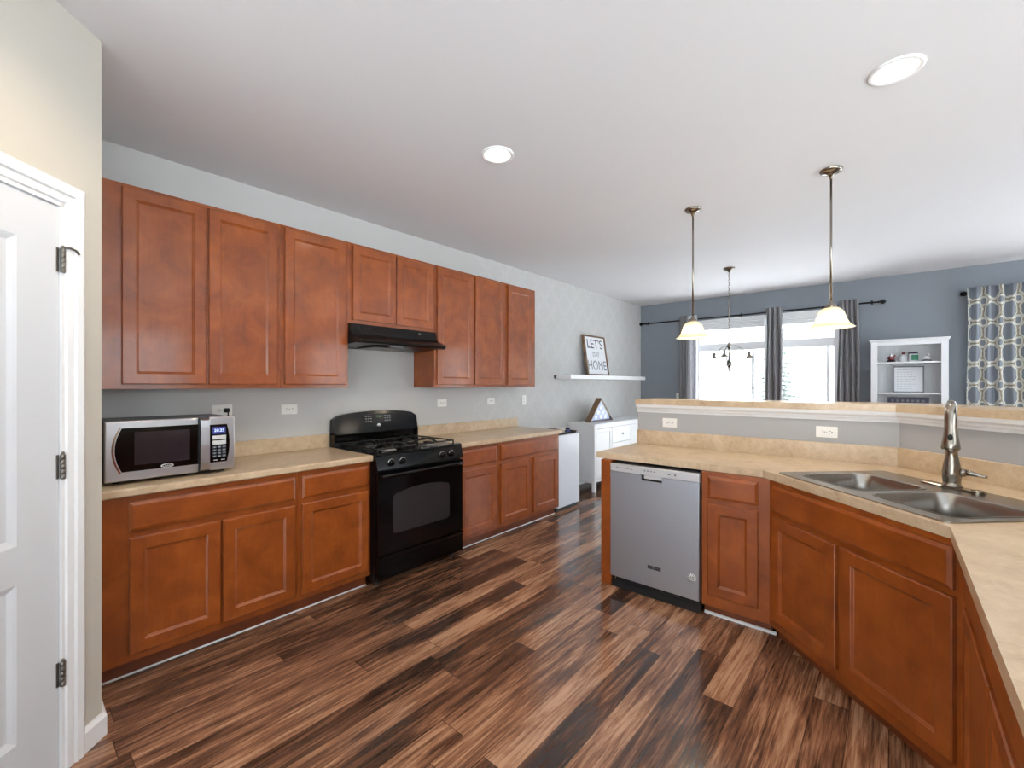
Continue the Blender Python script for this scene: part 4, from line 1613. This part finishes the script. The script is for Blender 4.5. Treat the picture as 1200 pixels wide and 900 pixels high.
sb_front(5.072, 5.490, 0.172, 0.816, 'door')
sb_front(5.502, 6.060, 0.600, 0.816, 'drawer')
sb_front(5.502, 6.060, 0.386, 0.592, 'drawer')
sb_front(5.502, 6.060, 0.172, 0.378, 'drawer')
sb_front(6.072, 6.700, 0.172, 0.816, 'door')

# triangular flag case
o = thing('flag_case', 'triangular wooden display case with a folded blue starred flag, on the sideboard', 'flag case', (0.20, 5.52, 0.8865), PI / 2)
a, hh = 0.32, 0.325
mb = MB()
out3 = [(-a, 0), (a, 0), (0, hh)]
in3 = [(-a + 0.030, 0.012), (a - 0.030, 0.012), (0, hh - 0.017)]
mb.rings([[(x, 0.045, z) for x, z in in3], [(x, -0.045, z) for x, z in in3], [(x, -0.045, z) for x, z in out3], [(x, 0.045, z) for x, z in out3]], 0, False, False, False)
mb.rings([[(x, 0.040, z) for x, z in out3], [(x, 0.045, z) for x, z in out3]], 0)
mb.build('case_frame', 'old_wood', o)
mb = MB()
fl = [(-a + 0.032, 0.013), (a - 0.032, 0.013), (0, hh - 0.019)]
mb.rings([[(x, 0.038, z) for x, z in fl], [(x, -0.01, z) for x, z in fl], [(x * 0.9, -0.025, 0.021 + (z - 0.021) * 0.9 + 0.008) for x, z in fl]], 0)
fg = mb.build('folded_flag', 'flag_blue', o)
for sx_, sz_ in ((-0.13, 0.06), (0.0, 0.06), (0.13, 0.06), (-0.065, 0.125), (0.065, 0.125), (0.0, 0.19)):
    mb = MB()
    pts = []
    for i in range(10):
        r = 0.038 if i % 2 == 0 else 0.016
        t = PI / 2 + PI * i / 5
        pts.append((sx_ + r * math.cos(t), sz_ + r * math.sin(t)))
    mb.prism(pts, lambda u, v: (u, -0.0245, v), lambda u, v: (u, -0.0275, v))
    mb.build('star', 'flag_white', fg)
mb = MB()
mb.rings([[(x, -0.036, z) for x, z in in3], [(x, -0.039, z) for x, z in in3]], 0)
mb.build('glass', 'glass', o)

# ------------------------------------------------------------------ mini fridge with clutter
FY0, FY1, FX = 3.957, 4.402, 0.580
o = thing('mini_fridge', 'low white mini fridge with smooth front at the end of the counter', 'mini fridge', (0.32, 4.18, 0), world=True)
MB().box(0.05, 0.525, FY0, FY1, 0.03, 0.842, bev=0.006).build('body', 'bin_white', o)
MB().box(0.530, FX, FY0, FY1, 0.045, 0.842, bev=0.008).build('door', 'bin_white', o)
MB().box(0.10, 0.555, FY0 + 0.01, FY1 - 0.01, 0.004, 0.044).build('plinth', 'kick_black', o)
MB().box(0.524, 0.531, FY0 + 0.006, FY1 - 0.006, 0.05, 0.838).build('door_seal', 'kick_black', o)
o = thing('serving_tray', 'shallow black tray lying on top of the white mini fridge', 'tray', (0.36, 4.18, 0.8425), world=True)
mb = MB()
sh = rrect(0.15, 0.565, FY0 + 0.012, FY1 - 0.008, 0.03, 4)
cx, cy = 0.358, (FY0 + FY1) / 2
sc = lambda k, z: [(cx + (x - cx) * k, cy + (y - cy) * k, z) for x, y in sh]
mb.rings([sc(0.93, 0.8427), sc(1.0, 0.868), sc(0.985, 0.868), sc(0.92, 0.846)], 0)
mb.build('tray_body', 'black', o)
o = thing('canister', 'short white canister lying in the black tray on the mini fridge', 'canister', (0.46, 4.12, 0.846), world=True)
mb = MB()
mb.lathe([(0.022, -0.07), (0.0265, -0.066), (0.0265, 0.03), (0.018, 0.04)], (0.475, 4.205, 0.8735), 16, axis='x')
mb.build('can_body', 'ivory', o)
mb = MB()
mb.lathe([(0.014, 0.040), (0.014, 0.06), (0.010, 0.063)], (0.475, 4.205, 0.8735), 14, axis='x')
mb.build('cap', 'key_grey', o)
o = thing('small_jar', 'small dark jar standing in the black tray, right of the white canister', 'jar', (0.46, 4.25, 0.8465), world=True)
MB().lathe([(0.026, 0.8465), (0.03, 0.85), (0.03, 0.876), (0.024, 0.882)], (0.46, 4.33, 0), 18).build('jar_body', 'flag_blue', o)
MB().lathe([(0.027, 0.882), (0.028, 0.884), (0.028, 0.894), (0.002, 0.896)], (0.46, 4.33, 0), 18).build('lid', 'black_satin', o)

# ------------------------------------------------------------------ white hutch and its things
HX0, HX1, HYF = 3.130, 3.812, 6.99
o = thing('hutch', 'white open-shelved hutch against the slate-blue wall', 'bookcase', (3.47, 7.15, 0), world=True)
HT = 1.955
mb = MB()
mb.box(HX0, HX0 + 0.022, HYF + 0.018, YF - 0.002, 0, HT - 0.03)
mb.box(HX1 - 0.022, HX1, HYF + 0.018, YF - 0.002, 0, HT - 0.03)
mb.build('side_panel', 'white', o)
mb = MB()
mb.box(HX0, HX0 + 0.062, HYF, HYF + 0.018, 0, HT - 0.03, bev=0.002)
mb.box(HX1 - 0.062, HX1, HYF, HYF + 0.018, 0, HT - 0.03, bev=0.002)
mb.box(HX0 + 0.062, HX1 - 0.062, HYF, HYF + 0.018, 1.868, HT - 0.03, bev=0.002)
mb.build('face_frame', 'white', o)
mb = MB()
mb.box(HX0 - 0.016, HX1 + 0.016, HYF - 0.018, YF - 0.002, HT - 0.03, HT - 0.012, bev=0.004)
mb.box(HX0 - 0.008, HX1 + 0.008, HYF - 0.009, YF - 0.002, HT - 0.042, HT - 0.03, bev=0.002)
mb.build('cornice', 'white', o)
mb = MB()
mb.box(HX0 + 0.022, HX1 - 0.022, YF - 0.012, YF - 0.003, 0.08, HT - 0.04)
x = HX0 + 0.03
while x < HX1 - 0.05:
    mb.box(x, x + 0.034, YF - 0.015, YF - 0.012, 0.1, HT - 0.05, bev=0.001, seg=1)
    x += 0.038
mb.build('back_panel', 'white', o)
for z in (1.672, 1.305, 0.93, 0.50, 0.09):
    MB().box(HX0 + 0.022, HX1 - 0.022, HYF + 0.012, YF - 0.016, z - 0.018, z, bev=0.002).build('shelf', 'white', o)

# candle jar
o = thing('candle_jar', 'glass candle jar with a green label, middle of the top hutch shelf', 'candle', (3.50, 7.08, 1.6725), world=True)
mb = MB()
mb.lathe([(0.040, 1.6725), (0.044, 1.678), (0.045, 1.755), (0.040, 1.766)], (3.515, 7.08, 0), 24)
mb.build('jar', 'wax', o)
mb = MB()
seg = [(-1.9 + 2.3 * i / 14) for i in range(15)]
mb.rings([[(3.515 + r * math.cos(t), 7.08 + r * math.sin(t), z) for r, z in ((0.0455, 1.688), (0.0455, 1.752), (0.0468, 1.752), (0.0468, 1.688))] for t in seg], 0)
mb.build('label_band', 'green', o)
mb = MB()
mb.lathe([(0.043, 1.766), (0.044, 1.77), (0.042, 1.782), (0.010, 1.785)], (3.515, 7.08, 0), 24)
mb.build('lid', 'purple_dark', o)
o = thing('glass_jar', 'clear pale jar with dark stopper, left of the green candle', 'jar', (3.43, 7.10, 1.6725), world=True)
mb = MB()
mb.lathe([(0.038, 1.6725), (0.042, 1.678), (0.042, 1.74), (0.030, 1.756), (0.018, 1.764)], (3.432, 7.11, 0), 22)
mb.build('jar', 'wax', o)
mb = MB()
mb.lathe([(0.015, 1.764), (0.017, 1.768), (0.017, 1.785), (0.005, 1.79)], (3.432, 7.11, 0), 14)
mb.build('stopper', 'fig_red', o)
# dark figurine
o = thing('dark_figurine', 'small dark red and white figurine at left of the top hutch shelf', 'figurine', (3.318, 7.07, 1.6725), world=True)
mb = MB()
mb.lathe([(0.040, 1.6725), (0.042, 1.682), (0.034, 1.692), (0.026, 1.70)], (3.318, 7.07, 0), 16)
mb.build('base', 'fig_dark', o)
mb = MB()
mb.lathe([(0.026, 1.698), (0.030, 1.715), (0.024, 1.738), (0.014, 1.752)], (3.318, 7.07, 0), 14)
mb.tube([(3.300, 7.065, 1.735), (3.285, 7.055, 1.722), (3.296, 7.045, 1.712)], 0.008, 8)
mb.tube([(3.336, 7.065, 1.735), (3.352, 7.055, 1.744), (3.350, 7.05, 1.760)], 0.008, 8)
mb.build('figure', 'fig_red', o)
mb = MB()
mb.sphere((3.318, 7.066, 1.765), 0.016)
mb.sphere((3.318, 7.052, 1.750), 0.013, 0, 12, (1, 0.7, 1.2))
mb.build('head', 'fig_white', o)
# pale figurine
o = thing('pale_figurine', 'small white bird-like figurine on a grey base, right of the top hutch shelf', 'figurine', (3.632, 7.07, 1.6725), world=True)
mb = MB()
mb.lathe([(0.044, 1.6725), (0.046, 1.680), (0.038, 1.690), (0.02, 1.694)], (3.632, 7.07, 0), 16)
mb.build('base', 'grey_stone', o)
mb = MB()
mb.sphere((3.634, 7.07, 1.716), 0.030, 0, 14, (1, 0.8, 0.9))
mb.sphere((3.642, 7.064, 1.752), 0.017)
mb.tube([(3.610, 7.07, 1.712), (3.594, 7.07, 1.728), (3.588, 7.07, 1.742)], [0.014, 0.009, 0.003], 8)
mb.build('bird', 'fig_white', o)

# letter board
o = thing('letter_board', 'square white board with rows of faint text in the middle hutch shelf', 'sign', (3.475, 7.13, 1.3055), 0)
tilt = Matrix.Rotation(math.radians(-6), 4, 'X')
mb = MB()
for x0, x1, z0, z1 in ((-0.140, -0.128, 0, 0.318), (0.128, 0.140, 0, 0.318), (-0.128, 0.128, 0, 0.012), (-0.128, 0.128, 0.306, 0.318)):
    mb.box(x0, x1, -0.008, 0.012, z0, z1, bev=0.001)
mb.move(tilt)
mb.build('frame', 'print_grey', o)
mb = MB()
mb.box(-0.128, 0.128, -0.002, 0.008, 0.012, 0.306)
mb.move(tilt)
bo = mb.build('board', 'paper', o)
mb = MB()
rr = random.Random(3)
for i in range(9):
    z = 0.275 - i * 0.029
    x = -0.105
    while x < 0.06 - 0.02 * (i % 3):
        wd = rr.uniform(0.012, 0.03)
        mb.box(x, x + wd, -0.0028, -0.002, z - 0.004, z + 0.004)
        x += wd + 0.008
mb.move(tilt)
mb.build('text_rows', 'faint_ink', bo)
# plaque on the lower shelf
o = thing('word_plaque', 'dark plum rectangular plaque on the lower hutch shelf behind the bar', 'sign', (3.47, 7.06, 0.9305), 0)
mb = MB()
mb.box(-0.185, 0.185, 0, 0.02, 0.24, 0.318, bev=0.003)
mb.build('dark_board', 'purple_dark', o)
mb = MB()
for i in range(7):
    mb.box(-0.15 + i * 0.045, -0.125 + i * 0.045, -0.0012, 0.0005, 0.262, 0.29)
mb.build('faint_marks', 'grey_stone', o)
mb = MB()
mb.box(-0.125, 0.125, 0.004, 0.018, 0.0, 0.24, bev=0.003)
mb.build('white_board', 'paper', o)

# ------------------------------------------------------------------ outside: snow and a spruce
structure_box('ground_snow', 'snow', [(-60, 60, -60, 90, -0.5, -0.25)])
TX, TY, TG = 0.98, 13.6, -0.25
o = thing('spruce_tree', 'spruce tree outside the right glass door, painted pale as if overexposed', 'tree', (TX, TY, TG), 0)
mb = MB()
mb.lathe([(0.13, 0), (0.10, 1.0), (0.05, 2.4), (0.01, 3.35)], (0, 0, 0), 10)
mb.build('trunk', 'trunk', o)
mb = MB()
rr = random.Random(11)
H = 3.45
for lev in range(26):
    z = 0.25 + (H - 0.3) * lev / 26
    R_ = 1.12 * (1 - z / H) ** 0.85 + 0.05
    nb = max(5, int(15 * (1 - z / H)) + 4)
    for b in range(nb):
        t = 2 * PI * (b + rr.random()) / nb
        L_ = R_ * rr.uniform(0.75, 1.08)
        c_, s_ = math.cos(t), math.sin(t)
        steps = 5
        for i in range(steps):
            r0 = L_ * i / steps
            r1 = L_ * (i + 1.1) / steps
            z0 = z - 0.28 * r0 + 0.05 * (r0 / max(R_, 0.1)) ** 2
            z1_ = z - 0.28 * r1 + 0.05 * (r1 / max(R_, 0.1)) ** 2
            wd = (0.10 + 0.10 * (1 - i / steps)) * (0.4 + 0.6 * R_)
            for q in (-1, 1):
                tip = Vector((r1 * c_ - q * wd * s_, r1 * s_ + q * wd * c_, z1_ - 0.06 * rr.random()))
                aa = mb.bm.verts.new((r0 * c_, r0 * s_, z0))
                bb = mb.bm.verts.new((r1 * c_, r1 * s_, z1_))
                cc = mb.bm.verts.new(tip)
                dd = mb.bm.verts.new(((r0 * c_ + r1 * c_) / 2, (r0 * s_ + r1 * s_) / 2, (z0 + z1_) / 2 - 0.05))
                mb.face((aa, bb, cc))
                mb.face((aa, dd, cc))
mb.build('foliage', 'needles', o, recalc=False)
